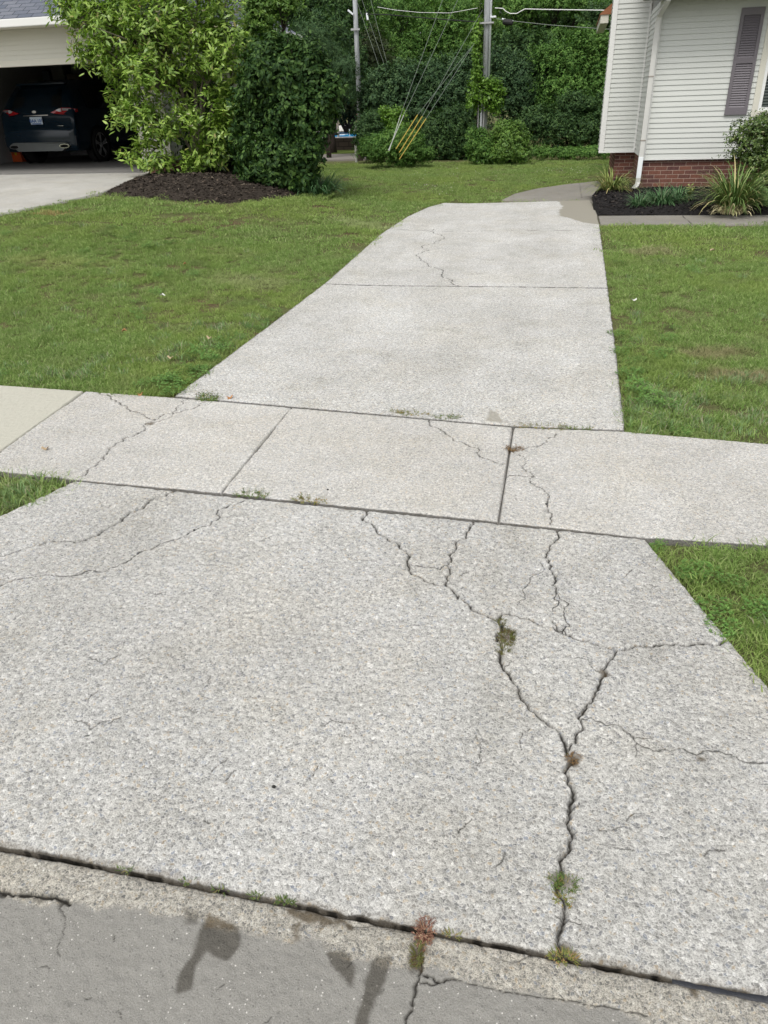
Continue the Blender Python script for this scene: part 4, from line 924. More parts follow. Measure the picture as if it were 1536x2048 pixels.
tree('locust_tree','feathery mid-green tree between the two poles at the top',38,[(800,110,75,45),(860,80,60,45),(790,30,70,50),(910,120,60,45),(850,150,80,35),(760,160,45,30),(900,40,60,50)],20000,.2,'md',103,tr=.22,asp=.3)
tree('shade_tree','pale yellow-green tree top just left of the near pole',42,[(920,10,70,40),(960,60,50,35),(870,-10,60,40),(930,95,40,25)],11000,.24,'lt',104,tr=.2)
tree('shade_tree','dark tree filling the top right of the near pole',44,[(1090,40,90,45),(1030,80,70,40),(1160,60,70,45),(1100,-20,120,40),(1190,0,60,40)],17000,.22,'dk',105,tr=.3)
tree('locust_tree','lighter green feathery boughs above the cable, right of the near pole',40,[(1060,15,60,28),(1120,0,80,30),(1030,55,35,18),(1010,-10,40,30),(1180,20,50,20),(1110,70,50,16)],12000,.2,'md',106,tr=.2,asp=.3,droop=.6)
tree('shade_tree','dark tree in the gap right of the near pole, below the cables',39,[(1040,110,70,45),(1100,130,80,40),(1010,150,40,45),(1180,100,50,35)],14000,.2,'dk',107,tr=.2)
tree('honeysuckle_bush','tall leafy bush with bright top shoots beside the house corner',29,[(1130,150,65,60),(1100,115,40,28),(1180,120,45,50),(1165,75,26,22),(1140,200,70,50),(1195,180,40,60),(1205,90,20,28)],22000,.13,'md',108,'bush',tr=.08,up=.6,spike=.2)
tree('hedge_bush','dark green bush at lawn level nearest the house corner',27,[(1120,260,50,45),(1180,265,50,45),(1070,250,40,40),(1220,250,40,60),(1150,225,45,40)],17000,.13,'dk',109,'bush',tr=.07)
tree('hedge_bush','grey-green bush right behind the near pole',29.5,[(1030,200,55,60),(1070,190,45,55),(1000,140,40,40),(1050,150,45,40)],14000,.14,'bl',110,'bush',tr=.07)
tree('hedge_bush','large blue-green bush left of the near pole',28.5,[(900,200,60,50),(930,240,50,50),(865,160,50,40),(920,150,50,45),(880,250,50,40)],19000,.14,'bl',111,'bush',tr=.08)
tree('hedge_bush','darkest low bush between the yellow guards and the near pole',26,[(885,285,55,42),(925,290,40,40),(860,260,35,30),(910,250,40,35)],14000,.13,'dk',112,'bush',tr=.06)
tree('hedge_bush','bluish bush just right of the far pole',28,[(770,190,55,45),(745,205,35,35),(800,165,50,40),(820,215,50,45),(780,235,60,35)],18000,.14,'bl',113,'bush',tr=.07,up=.5)
tree('hedge_bush','dark rounded bush at the foot of the far pole',25,[(740,275,38,38),(770,265,40,40),(742,245,22,22)],11000,.11,'dk',114,'bush',tr=.05)
tree('hedge_bush','spreading green bush in which the guy guards stand',22.8,[(790,300,58,28),(820,302,40,24),(755,298,40,25),(800,275,45,20),(840,308,28,16)],15000,.10,'md',115,'bush',tr=.04,up=.5)
tree('sapling','bright lime-green sapling rising above the guard bush',23.2,[(785,235,20,14),(770,225,14,9),(795,252,22,10),(802,228,12,10)],1500,.13,'br',116,'sapling',tr=.025,up=.7,sub=20)
tree('hedge_bush','leafy bush hiding the foot of the near pole',23.5,[(965,305,32,26),(955,285,22,28),(985,300,30,30)],8000,.10,'md',117,'bush',tr=.03,up=.5)
tree('hedge_bush','brighter bush right of the near pole at the lawn edge',23.3,[(1020,292,36,34),(1015,262,28,22),(1040,305,24,24),(1000,310,24,18)],9500,.10,'lt',118,'bush',tr=.03,up=.5)
tree('ground_creeper','low green creeper along the lawn edge toward the house',24.8,[(1080,305,30,12),(1130,307,40,11),(1190,303,45,12),(1240,300,30,12)],7000,.09,'md',119,'bush',tr=.02,sub=30)
tree('shade_tree','yellowish-green tree behind the pale shrub, near the neighbour roof corner',16.6,[(520,35,36,50),(530,10,40,30),(505,90,45,35),(585,92,24,16),(560,105,45,22),(570,5,30,28)],9000,.10,'lt',120,tr=.09,up=.3)
tree('pine_tree','soft grey-green pine boughs above the dark rounded shrub',27,[(625,80,38,32),(650,110,40,30),(690,150,30,40),(600,60,14,18)],8000,.16,'bl',121,tr=.08,asp=.12,whorl=14)
tree('shade_tree','tall dark tree over the neighbour roof behind everything',33,[(470,-30,110,60),(380,-20,100,60),(300,-10,80,50)],11000,.22,'dk',122,tr=.25)
tree('shade_tree','small-leaved bough hanging near the house roof corner',35,[(1210,40,50,30),(1230,100,40,50),(1225,150,40,40)],7000,.18,'dk',123,tr=.12)
tree('shade_tree','mid-green tree top at the upper centre',41,[(730,10,60,50),(770,-20,60,50),(830,-20,60,40),(740,60,50,40)],12000,.22,'md',124,tr=.2,asp=.35)
# two bare trunks seen against the pool
for nm,px,r_,lb in (('tree_trunk',666,.13,'dark leaning trunk standing in front of the blue pool'),):
    q=at(px,297,29.5); z0=float(H(q.x,29.5))
    o=empty('dark_tree',(q.x,29.5,z0-.1),lb,'tree','trees and bushes behind the lawn')
    MB().tube([(q.x,29.5,z0-.1),(q.x-.02,29.5,.5),(q.x-.10,29.5,1.2),(q.x-.2,29.6,3.2)],[.16,.13,.12,.09],9).build('trunk',m_barkd,o,smooth=True)
    V,P,T=crown_np(77,[(Vector((q.x-.3,29.8,3.4)),1.3,1.1,1.1),(Vector((q.x+.8,29.8,2.6)),.9,.9,.7),(Vector((q.x-1.2,29.8,2.3)),.9,.8,.7)],7000,.15,.07,whorl=8); mesh_np('crown',V,P,MT['dk'],o)
# far wood closing the view
lobs=[]
wr=np.random.default_rng(8)
for k in range(46):
    px=-500+k*58+wr.uniform(-20,20); Y=wr.uniform(50,60)+abs(k-22)*.0
    for py,ry in ((170,70),(80,80),(-20,80)): lobs.append(LB(px,py+wr.uniform(-15,15) - (40 if 600<px<780 and py>150 else 0),85,ry,Y,.6))
V,P,T=crown_np(99,lobs,120000,.42,.22,whorl=8,shell=.3,spike=.1)
tag(mesh_np('far_wood',V,P,MT['dk']),'unbroken dark wood closing the view behind the trees','wood',kind='stuff')
# ================================================================== neighbour house with open garage
FZ=.555
gh=empty('neighbour_house',(-8,14.6,FZ),'cream-sided neighbour house with grey-blue roof and open garage door','house')
gx0,gx1=-13.7,-8.10; gy=14.6; top=3.02; hd=2.43; sx=-7.50
mb=MB(); lap(mb,(gx0-1.6,gy),(sx,gy),hd+.10,top,.0805,(0,-1)); lap(mb,(gx1+.10,gy),(sx,gy),FZ+.20,hd+.10,.0805,(0,-1)); lap(mb,(gx0-1.6,gy),(gx0-.1,gy),FZ+.2,hd+.10,.0805,(0,-1))
lap(mb,(sx,17.6),(sx,gy),FZ+.2,top,.0805,(1,0)); lap(mb,(-7.12,20.2),(-7.12,17.6),.75,top,.0805,(1,0)); lap(mb,(sx,17.6),(-7.12,17.6),.75,top,.0805,(0,-1))
mb.box(gx0-1.6,sx-.002,gy+.003,gy+.12,hd+.06,top).box(gx1+.02,sx-.002,gy+.003,gy+.12,FZ-.2,hd+.058).box(gx0-1.6,gx0-.02,gy+.003,gy+.12,FZ-.2,hd+.058)
mb.build('front_wall',m_sidn,gh)
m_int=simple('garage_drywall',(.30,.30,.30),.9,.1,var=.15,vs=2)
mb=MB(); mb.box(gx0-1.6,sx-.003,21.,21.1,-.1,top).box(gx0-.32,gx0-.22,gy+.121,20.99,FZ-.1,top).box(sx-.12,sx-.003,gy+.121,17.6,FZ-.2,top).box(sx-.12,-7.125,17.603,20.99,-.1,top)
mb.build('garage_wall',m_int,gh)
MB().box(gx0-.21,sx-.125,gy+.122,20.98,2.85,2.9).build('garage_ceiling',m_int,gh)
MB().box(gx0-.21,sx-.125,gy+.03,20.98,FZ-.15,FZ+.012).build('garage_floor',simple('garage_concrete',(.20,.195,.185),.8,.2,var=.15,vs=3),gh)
MB().box(gx1+.10,sx+.01,gy-.006,gy+.002,FZ-.15,FZ+.19).box(sx-.002,sx+.012,gy,17.6,FZ-.3,FZ+.19).build('brick_skirt',m_brx,gh)
mb=MB(); mb.box(gx1,gx1+.10,gy-.035,gy+.13,FZ-.02,hd+.10).box(gx0-.1,gx0,gy-.035,gy+.13,FZ-.02,hd+.10).box(gx0,gx1,gy-.035,gy+.13,hd,hd+.10)
mb.box(sx-.06,sx+.02,gy-.022,gy+.02,FZ+.19,top); mb.build('door_trim',m_trimc,gh)
# lifted door seen under the ceiling
mb=MB(); mb.box(gx0+.05,gx1-.05,gy+.35,gy+2.6,2.58,2.62); mb.build('garage_door',simple('garage_door_panel',(.35,.35,.33),.5,.3),gh)
# eave, gutter, hipped roof
MB().box(gx0-2,-7.02,14.17,14.6,top,top+.02).box(-7.5,-7.02,14.61,17.4,top,top+.02).box(-7.3,-6.70,17.41,20.62,top,top+.02).build('soffit',m_trimc,gh)
mb=MB(); mb.box(gx0-2,-6.98,14.07,14.17,top-.01,top+.115,.012).box(-7.02,-6.94,14.18,17.4,top-.01,top+.115).box(-6.72,-6.62,17.2,20.7,top-.01,top+.115,.012).box(-7.0,-6.73,17.1,17.2,top-.01,top+.115); mb.build('gutter',m_trim,gh)
mb=MB(); e=top+.10
mb.add([(-18,14.1,e),(-6.98,14.1,e),(-9.2,17.4,e+1.75),(-18,17.4,e+1.75),(-6.98,17.3,e),(-6.66,17.15,e),(-6.66,20.66,e),(-9.2,18.6,e+1.75),(-18,20.66,e),(-18,18.6,e+1.75)],
 [(0,1,2,3),(1,4,2),(4,5,6,7,2),(6,8,9,7),(3,2,7,9)]); mb.build('roof',m_roof,gh)
# ================================================================== car
m_paint=simple('midnight_car_paint',(.005,.016,.028),.2,.5,metal=.0,var=.02,coat=.0); m_blk=simple('black_plastic',(.015,.017,.02),.5,.4); m_cg=simple('tinted_glass',(.004,.005,.006),.05,.7,var=0)
m_skid=simple('satin_skid_plate',(.13,.14,.135),.45,.4,metal=.2,var=.08); m_chr=simple('chrome',(.8,.8,.8),.12,.7,metal=1,var=.02); m_tyre=simple('tyre_rubber',(.02,.02,.02),.85,.2)
m_red=simple('red_lens',(.45,.01,.015),.12,.7,var=.1); m_wl=simple('clear_lens',(.62,.58,.60),.1,.7,var=.1); m_plate=simple('plate_white',(.62,.72,.82),.4,.4,var=.05); m_pb=simple('plate_blue',(.03,.12,.40),.4,.4)
cx0,cy0=-12.0,17.0
car=empty('parked_suv',(cx0,cy0,FZ+.012),'dark navy SUV parked nose-in inside the open garage','car')
def cp(x,y,z): return (cx0+x,cy0+y,FZ+.012+z)
secs=[(0.00,.44,.70,.80),(.03,.36,.78,.90),(.07,.30,.80,.935),(.10,.29,.98,.945),(.13,.28,1.14,.95),(.19,.28,1.20,.955),(.34,.28,1.42,.96),(.50,.28,1.60,.96),(.70,.28,1.70,.96),(1.2,.28,1.74,.965),(1.9,.28,1.75,.965),(2.5,.28,1.72,.965),(2.9,.28,1.58,.965),(3.3,.28,1.34,.96),(3.6,.28,1.15,.955),(4.1,.28,1.07,.94),(4.5,.30,.95,.90),(4.68,.34,.80,.80),(4.75,.42,.62,.66)]
def hw(z,w):
    if z<.45: return w*(.90+.10*(z/.45))
    if z<1.08: return w
    return w*(1-.27*((z-1.08)/.66)**1.15)
V=[];Q=[]; K=12
for y,zb,zt,w in secs:
    ring=[]
    for k in range(K+1):
        z=zb+(zt-zb)*(k/K); ring.append((hw(z,w)*(1-.10*max(0,(k/K-.88)/.12)**2),z))
    full=[(x,z) for x,z in ring]+[(ring[-1][0]*.62,zt+.015),(0,zt+.025)]
    full=full+[(-x,z) for x,z in full[-2::-1]]
    V+=[cp(x,y,z) for x,z in full]; m_=len(full)
for i in range(len(secs)-1):
    for k in range(m_-1): a=i*m_+k; Q.append((a,a+1,a+m_+1,a+m_))
    Q.append((i*m_+m_-1,i*m_,(i+1)*m_,(i+1)*m_+m_-1))
mbq=MB(); mbq.add(V,Q+[tuple(range(m_-1,-1,-1)),tuple(range((len(secs)-1)*m_,len(secs)*m_))]); body=mbq.build('body',m_paint,car,smooth=True)
# rear window follows the tailgate slope
def slope(z): return np.interp(z,[1.14,1.20,1.42,1.60],[.13,.19,.34,.50])
V=[];n=8
for k in range(n+1):
    z=1.17+.40*k/n; y=slope(z)-.012
    for x in (-.66+.10*k/n,.66-.10*k/n): V.append(cp(x,y,z))
MB().add(V,[(2*k,2*k+1,2*k+3,2*k+2) for k in range(n)]).build('rear_window',m_cg,car)
MB().box(*[v for v in (cx0-.62,cx0+.62)],cy0+.48,cy0+.66,FZ+1.66,FZ+1.70,.012).build('spoiler',m_paint,car)
for s in (-1,1):   # side glass
    V=[];y0,y1=.62,2.75
    for y,za,zb_ in ((.75,1.16,1.55),(1.3,1.14,1.62),(2.2,1.12,1.62),(3.05,1.12,1.25)):
        V+= [cp(s*(hw(za,.965)+.006),y,za),cp(s*(hw(zb_,.965)+.006),y,zb_)]
    MB().add(V,[(0,2,3,1),(2,4,5,3),(4,6,7,5)]).build('side_window',m_cg,car)
def extr(pts,y0,y1,wrap=0.):
    """plate standing on the rear face: pts (x,z); y moves forward as |x| grows (wraps round the corner)"""
    n=len(pts); f=lambda x:wrap*max(0,abs(x)-.55)**2
    vs=[cp(x,y0+f(x),z) for x,z in pts]+[cp(x,y1+f(x),z) for x,z in pts]
    return vs,[tuple(range(n-1,-1,-1)),tuple(range(n,2*n))]+[(k,(k+1)%n,n+(k+1)%n,n+k) for k in range(n)]
for s in (-1,1):
    tl=[(.42,1.085),(.50,1.06),(.70,1.035),(.90,1.045),(.955,1.08),(.95,1.14),(.86,1.165),(.70,1.17),(.56,1.13)]
    L_=MB().add(*extr([(s*x,z) for x,z in tl],.045,.14,1.1)).build('tail_light',m_red,car)
    wl=[(.56,1.125),(.63,1.095),(.68,1.092),(.685,1.158),(.64,1.155)]; MB().add(*extr([(s*x,z) for x,z in wl],.038,.06,1.1)).build('clear_lens',m_wl,L_)
    wl=[(.71,1.115),(.86,1.11),(.90,1.125),(.87,1.155),(.71,1.158)]; MB().add(*extr([(s*x,z) for x,z in wl],.038,.06,1.1)).build('clear_lens',simple('smoked_lens',(.30,.24,.25),.15,.6),L_)
MB().box(cx0-.32,cx0+.33,cy0+.055,cy0+.11,FZ+1.035,FZ+1.056,.006).build('chrome_strip',m_chr,car)
MB().box(cx0-.60,cx0+.60,cy0+.04,cy0+.12,FZ+.755,FZ+.80,.01).build('tailgate_edge',m_blk,car)
mb=MB(); mb.add(*extr([(-.93,.40),(.93,.40),(.945,.60),(-.945,.60)],-.035,.12,.5)); mb.build('rear_bumper',simple('bumper_blue_black',(.010,.015,.022),.45,.3),car)
mb=MB(); mb.add(*extr([(-.58,.30),(.58,.30),(.78,.44),(.66,.485),(-.66,.485),(-.78,.44)],-.055,.10,.4)); sk=mb.build('skid_plate',m_skid,car)
for s in (-1,1):
    mb=MB(); c=[cp(s*.66+.13*math.cos(a),-.062,.40+.045*math.sin(a)) for a in np.linspace(0,2*PI,20,endpoint=False)]; c2=[cp(s*.66+.13*math.cos(a),.04,.40+.045*math.sin(a)) for a in np.linspace(0,2*PI,20,endpoint=False)]
    c3=[cp(s*.66+.112*math.cos(a),-.062,.398+.033*math.sin(a)) for a in np.linspace(0,2*PI,20,endpoint=False)]
    mb.add(c+c2+c3,[(k,(k+1)%20,20+(k+1)%20,20+k) for k in range(20)]+[(k,(k+1)%20,40+(k+1)%20,40+k) for k in range(20)]); ex=mb.build('exhaust_tip',m_chr,car)
    MB().add([cp(s*.66+.112*math.cos(a),-.055,.398+.033*math.sin(a)) for a in np.linspace(0,2*PI,20,endpoint=False)],[tuple(range(20))]).build('opening',m_dark,ex)
pl=MB().box(cx0-.155,cx0+.155,cy0+.045,cy0+.06,FZ+.862,FZ+1.016,.004).build('licence_plate',m_plate,car)
cu=bpy.data.curves.new('plate_text','FONT'); cu.body='BAA 106'; cu.size=.092; cu.align_x='CENTER'; cu.extrude=.001; cu.offset=.0022
to=bpy.data.objects.new('plate_text',cu); me=bpy.data.meshes.new_from_object(to); me.materials.clear(); me.materials.append(m_pb)
o=bpy.data.objects.new('plate_letters',me); link(o,pl); o.matrix_world=Matrix.Translation((cx0,cy0+.0435,FZ+.905))@Matrix.Rotation(PI/2,4,'X'); bpy.data.objects.remove(to)
MB().box(cx0-.12,cx0+.12,cy0+.0425,cy0+.046,FZ+.868,FZ+.886).build('plate_band',m_pb,pl)
MB().add([cp(.055*math.cos(a),.035,1.105+.026*math.sin(a)) for a in np.linspace(0,2*PI,24,endpoint=False)]+[cp(.055*math.cos(a),.06,1.105+.026*math.sin(a)) for a in np.linspace(0,2*PI,24,endpoint=False)],[tuple(range(23,-1,-1))]+[(k,(k+1)%24,24+(k+1)%24,24+k) for k in range(24)]).build('emblem',m_chr,car)
MB().box(cx0+.50,cx0+.66,cy0+.062,cy0+.09,FZ+.775+.03,FZ+.825).build('badge',m_chr,car)
for (wx,wy_) in ((.86,.98),(-.86,.98),(.86,3.78),(-.86,3.78)):
    s=1 if wx>0 else -1; R_=.37; c=Vector(cp(wx,wy_,R_))
    def ringp(r,x,n=36): return [(c.x+s*x,c.y+r*math.cos(a),c.z+r*math.sin(a)) for a in np.linspace(0,2*PI,n,endpoint=False)]
    arch=MB(); arch.add(ringp(.43,.092)+ringp(.43,.108),[tuple(range(36)),tuple(range(36,72))]+[(k,(k+1)%36,36+(k+1)%36,36+k) for k in range(36)]); 
    arch.build('wheel_well_shade',m_dark,car)  # flat black disc stands in for the shade inside the wheel well
    w=MB(); prof=[(.24,-.10),(.33,-.12),(.365,-.10),(.37,.0),(.37,.09),(.355,.125),(.30,.135),(.265,.13),(.262,.09)]
    vs=[]; [vs.extend(ringp(r,x)) for r,x in prof]; w.add(vs,[(i*36+k,i*36+(k+1)%36,(i+1)*36+(k+1)%36,(i+1)*36+k) for i in range(len(prof)-1) for k in range(36)])
    wh=w.build('wheel',m_tyre,car,smooth=True)
    rm=MB(); prof=[(.262,.128),(.245,.132),(.24,.08),(.24,.02)]; vs=[]; [vs.extend(ringp(r,x)) for r,x in prof]; rm.add(vs,[(i*36+k,i*36+(k+1)%36,(i+1)*36+(k+1)%36,(i+1)*36+k) for i in range(3) for k in range(36)])
    rm.add(ringp(.055,.115)+ringp(.07,.09),[tuple(range(36))]+[(k,(k+1)%36,36+(k+1)%36,36+k) for k in range(36)])
    for j in range(5):
        for dl_ in (-.13,.13):
            a=j*2*PI/5+.3; pa_=(.05,a+dl_*.8); pb_=(.246,a+dl_)
            q=[]
            for r,an,hw_ in ((.05,a+dl_*.6,.014),(.246,a+dl_,.020)):
                for sg in (-1,1): q.append((c.x+s*.118,c.y+r*math.cos(an)-sg*hw_*math.sin(an),c.z+r*math.sin(an)+sg*hw_*math.cos(an)))
            q2=[(x-s*.03,y,z) for x,y,z in q]
            rm.add(q+q2,[(0,1,3,2),(0,2,6,4),(1,5,7,3)])
    rm.build('rim',m_chr,wh)
    MB().add(ringp(.24,.03),[tuple(range(36))]).build('brake_shadow',m_dark,wh)
# ================================================================== things in the garage
def gi(px,py,Y): return at(px,py,Y)
q=gi(20,322,18.8); yx=q.x
m_yel=simple('yellow_plastic',(.55,.38,.03),.45,.4); m_org=simple('orange_red_plastic',(.55,.09,.02),.45,.4); m_wood=simple('pale_wood',(.40,.27,.13),.7,.2); m_redp=simple('red_plastic',(.42,.02,.02),.4,.4)
bx=empty('toolbox',(yx+.35,18.6,FZ+.012),'orange-red plastic toolbox on the garage floor left of the car','toolbox')
x,y,z=yx+.35,18.6,FZ+.012
MB().box(x-.27,x+.27,y-.15,y+.15,z,z+.20,.02).build('box_body',m_org,bx); MB().box(x-.28,x+.28,y-.16,y+.16,z+.205,z+.27,.02).build('lid',m_org,bx); MB().rtube([(x-.12,y,z+.27),(x-.12,y,z+.33),(x+.12,y,z+.33),(x+.12,y,z+.27)],.03,.025,(0,1,0)).build('handle',m_dark,bx)
MB().box(x-.17,x-.12,y-.168,y-.158,z+.16,z+.25).build('latch',m_yel,bx); MB().box(x+.12,x+.17,y-.168,y-.158,z+.16,z+.25).build('latch',m_yel,bx)
x,y=yx+.36,19.05
sh=empty('sawhorse',(x,y,z),'yellow folding sawhorse standing behind the orange toolbox','sawhorse')
MB().box(x-.36,x+.36,y-.045,y+.045,z+.60,z+.68,.01).build('beam',m_yel,sh)
for a in (-.30,.30):
    for b in (-.2,.2): MB().rtube([(x+a,y,z+.60),(x+a*1.1,y+b,z)],.05,.03).build('leg',m_yel if b<0 else m_wood,sh)
x,y=yx-.02,18.5
dt=empty('detergent_bottle',(x,y,z),'white bottle with blue label standing at the left edge of the garage','bottle')
MB().box(x-.10,x+.10,y-.07,y+.07,z,z+.26,.03).build('bottle_body',simple('white_plastic',(.6,.6,.58),.4,.4),dt); MB().tube([(x+.03,y,z+.26),(x+.03,y,z+.31)],.03,10).build('cap',m_pb,dt); MB().box(x-.085,x+.085,y-.074,y-.071,z+.05,z+.19).build('label',m_pb,dt)
x=gx0-.22
q=gi(3,222,17.6); 
hz=q.z
lb=empty('leaf_blower',(x,17.6,hz),'red leaf blower hanging on the left garage wall','blower')
MB().tube([(x+.13,17.5,hz-.13),(x+.13,17.55,hz-.05),(x+.13,17.6,hz+.05),(x+.13,17.6,hz+.14)],[.07,.13,.13,.07],14).build('housing',m_redp,lb,smooth=True)
MB().tube([(x+.13,17.5,hz-.10),(x+.15,17.35,hz-.38),(x+.16,17.3,hz-.62)],[.05,.04,.03],10).build('nozzle',m_blk,lb,smooth=True)
MB().tube([(x+.13,17.6,hz+.13),(x+.02,17.6,hz+.24),(x+.0,17.6,hz+.24)],.012,8).build('hook',m_blk,lb)
q=gi(30,215,20.0)
pn=empty('wall_panel',(q.x,20.9,q.z),'pale leaning board at the back of the garage above the car','board')
MB().add([(q.x-.25,20.8,q.z-.25),(q.x+.02,20.8,q.z-.30),(q.x+.30,20.8,q.z+.20),(q.x-.25,20.8,q.z+.18),(q.x-.25,20.84,q.z-.25),(q.x+.02,20.84,q.z-.30),(q.x+.30,20.84,q.z+.20),(q.x-.25,20.84,q.z+.18)],[(0,1,2,3),(7,6,5,4),(0,4,5,1),(1,5,6,2),(2,6,7,3),(3,7,4,0)]).build('board',simple('pale_board',(.4,.4,.38),.7,.2),pn)
x0,x1=gi(45,165,20.6).x,gi(190,165,20.6).x; zz=gi(100,172,20.6).z
sf=empty('garage_shelf',((x0+x1)/2,20.8,zz),'long storage shelf with dim boxes on the back garage wall','shelf')
MB().box(x0,x1,20.45,20.98,zz,zz+.03).build('board',m_wood,sf)
for k in range(5):
    xx=x0+(x1-x0)*(k+.3)/5; h=.22+.1*((k*7)%3); MB().box(xx,xx+.36,20.5,20.9,zz+.032,zz+.032+h,.01).build('storage_box',simple('dim_box',((.16,.13,.10),(.10,.12,.15),(.2,.2,.19))[k%3],.7,.2),sf)
# ================================================================== utility poles and lines
t=NT('weathered_pole_wood',.9,.15); mp=t.n('ShaderNodeMapping'); mp.inputs['Scale'].default_value=(22,22,1.0); t.l(t.pos(),mp.inputs[0])
m_pole=t.done(t.ramp(t.noise(1.5,5,.65,vec=mp.outputs[0]),[(.3,(.24,.25,.26)),(.5,(.40,.415,.43)),(.7,(.53,.55,.57))]),t.bump(t.noise(1.5,4,vec=mp.outputs[0]),.01,.7))
m_galv=simple('galvanised_steel',(.42,.42,.42),.4,.5,metal=.5,var=.1); m_cond=simple('pale_conduit',(.72,.75,.78),.4,.4,var=.05); m_wire=simple('aluminium_wire',(.17,.20,.17),.5,.4); m_wirew=simple('white_cable',(.75,.75,.75),.5,.3); m_wired=simple('black_cable',(.02,.02,.02),.6,.3); m_guard=simple('yellow_guard',(.46,.34,.06),.45,.4,var=.1); m_gg=simple('grey_guard',(.40,.42,.38),.5,.4,var=.1)
P1Y=25.; a=at(969.5,200,P1Y); p1x=a.x; z0=-.1
pole1=empty('utility_pole',(p1x,P1Y,z0),'nearer weathered wooden utility pole with a pale conduit, wrapped in creeper','utility pole')
MB().tube([(p1x,P1Y,z0),(p1x+.0,P1Y,9.)],[.10,.085],20).build('pole',m_pole,pole1,smooth=True)
MB().tube([(p1x+.105,P1Y-.08,1.6),(p1x+.092,P1Y-.075,9.)],.03,10).build('conduit',m_cond,pole1,smooth=True)
zz=at(966,47,P1Y).z
MB().box(p1x-.20,p1x+.20,P1Y-.17,P1Y-.12,zz-.02,zz+.02).build('bracket',m_galv,pole1)
zz2=at(966,36,P1Y).z; MB().box(p1x+.10,p1x+.26,P1Y-.17,P1Y-.10,zz2-.02,zz2+.025,.008).build('cable_clamp',m_cond,pole1)
for k,(dx_,r_) in enumerate(((-.17,.022),(-.08,.03),(-.005,.028))): MB().tube([(p1x+dx_,P1Y-.16,-.1),(p1x+dx_+.01,P1Y-.16,1.95)],r_,8).build('pipe',m_galv if k!=1 else m_pole,pole1)
# creeper: tall thin column left of the pole and a bushy ruff
lob=[LB(954,70,7,30,P1Y-.1,.9),LB(952,110,9,35,P1Y-.1,.9),LB(955,150,12,30,P1Y-.1,.9),LB(968,190,36,24,P1Y-.1),LB(990,178,22,20,P1Y-.1),LB(955,205,22,20,P1Y-.1),LB(985,210,24,18,P1Y-.1),LB(1003,182,9,9,P1Y-.1),LB(972,170,20,18,P1Y-.2)]
iv=empty('creeper',(p1x,P1Y-.2,0),'bright lime creeper climbing the nearer utility pole','creeper'); V,P,T=crown_np(201,lob,6500,.085,.055,whorl=7,shell=.9,up=.4,spike=.25); mesh_np('leaves',V,P,MT['br'],iv)
MB().tube([(p1x-.16,P1Y-.15,0),(p1x-.19,P1Y-.17,1.6),(p1x-.2,P1Y-.16,4.2)],[.02,.016,.006],6).build('vine_stem',m_barkd,iv)
P2Y=29.; b=at(718,200,P2Y); p2x=b.x
pole2=empty('utility_pole',(p2x,P2Y,0),'farther thin wooden utility pole in front of the dark trees','utility pole')
MB().tube([(p2x,P2Y,-.1),(p2x,P2Y,8.)],[.085,.075],16).build('pole',m_pole,pole2,smooth=True)
zz=at(718,59,P2Y).z; MB().box(p2x-.15,p2x+.16,P2Y-.15,P2Y-.11,zz-.03,zz+.03).build('bracket',m_galv,pole2)
zz=at(714,27,P2Y).z; MB().rtube([(p2x-.22,P2Y-.13,zz+.1),(p2x-.05,P2Y-.13,zz-.03)],.05,.05).build('cable_clamp',m_cond,pole2)
# marker stub in front of its foot
q=gnd(713,322); sb=MB(); sb.tube([(q.x,q.y,q.z-.05),(q.x,q.y,q.z+.42)],.045,10).tube([(q.x,q.y,q.z+.42),(q.x,q.y,q.z+.45)],.05,10); tag(sb.build('marker_post',simple('faded_marker',(.38,.38,.34),.7,.2),None),'short pale marker post at the lawn edge below the far pole','post')
q=gnd(722,319); tag(MB().tube([(q.x,q.y,q.z-.05),(q.x+.01,q.y,q.z+.25),(q.x+.02,q.y,q.z+.5)],[.13,.12,.10],12).build('tree_stump',m_barkd),'dark stump beside the pale marker post','stump')
def wire(name,pts,r,mat,label,cat='cable',group=None,parent=None):
    return tag(MB().tube(pts,r,6).build(name,mat,parent),label,cat,group)
def sag(a,b,s,n=14):
    a,b=Vector(a),Vector(b); return [a.lerp(b,k/n)-Vector((0,0,s*4*(k/n)*(1-k/n))) for k in range(n+1)]
# guy wires of the near pole with their guards
gs=[((1030/5.12+600,(1180)/5.12),(950/5.12+600,1430/5.12),(885,0),'g','left grey guy guard, the thinner and more hidden of the two'),
    ((1062/5.12+600,1180/5.12),(945/5.12+600+1.5,1430/5.12),(905,22),'g','right grey guy guard, paler and straighter of the two'),
    ((1205/5.12+600,1175/5.12),(1050/5.12+600,1420/5.12),(962,70),'y','left yellow guy guard, shortest of the three'),
    ((1252/5.12+600,1190/5.12),(1085/5.12+600,1455/5.12),(965,20),'y','middle yellow guy guard'),
    ((1290/5.12+600,1215/5.12),(1090/5.12+600,1520/5.12),(966,60),'y','right yellow guy guard, longest of the three')]
gsn=('left grey','right grey','left yellow','middle yellow','right yellow')
for k,(t_,b_,e_,c_,lab) in enumerate(gs):
    Yt=22.2; T_=at(t_[0],t_[1],Yt); B_=at(b_[0],b_[1],Yt-.5); d=(T_-B_).normalized(); B0=B_-d*.35
    if k<2: E_=at(e_[0],e_[1],P1Y)+Vector((0,0,0)); E_=E_+(E_-T_)*.9
    else: E_=at(e_[0],e_[1],P1Y)
    gt_='grey guards of the guy wires' if c_=='g' else 'yellow guards of the guy wires'
    wire('guy_guard',[B0,T_],.012 if c_=='y' else .010,m_guard if c_=='y' else m_gg,lab,'guy guard',gt_)
    wire('guy_wire',[T_-d*.1,T_,E_],.0055,m_wire,'thin guy wire rising from the %s guard'%gsn[k],'guy wire','guy wires of the near pole')
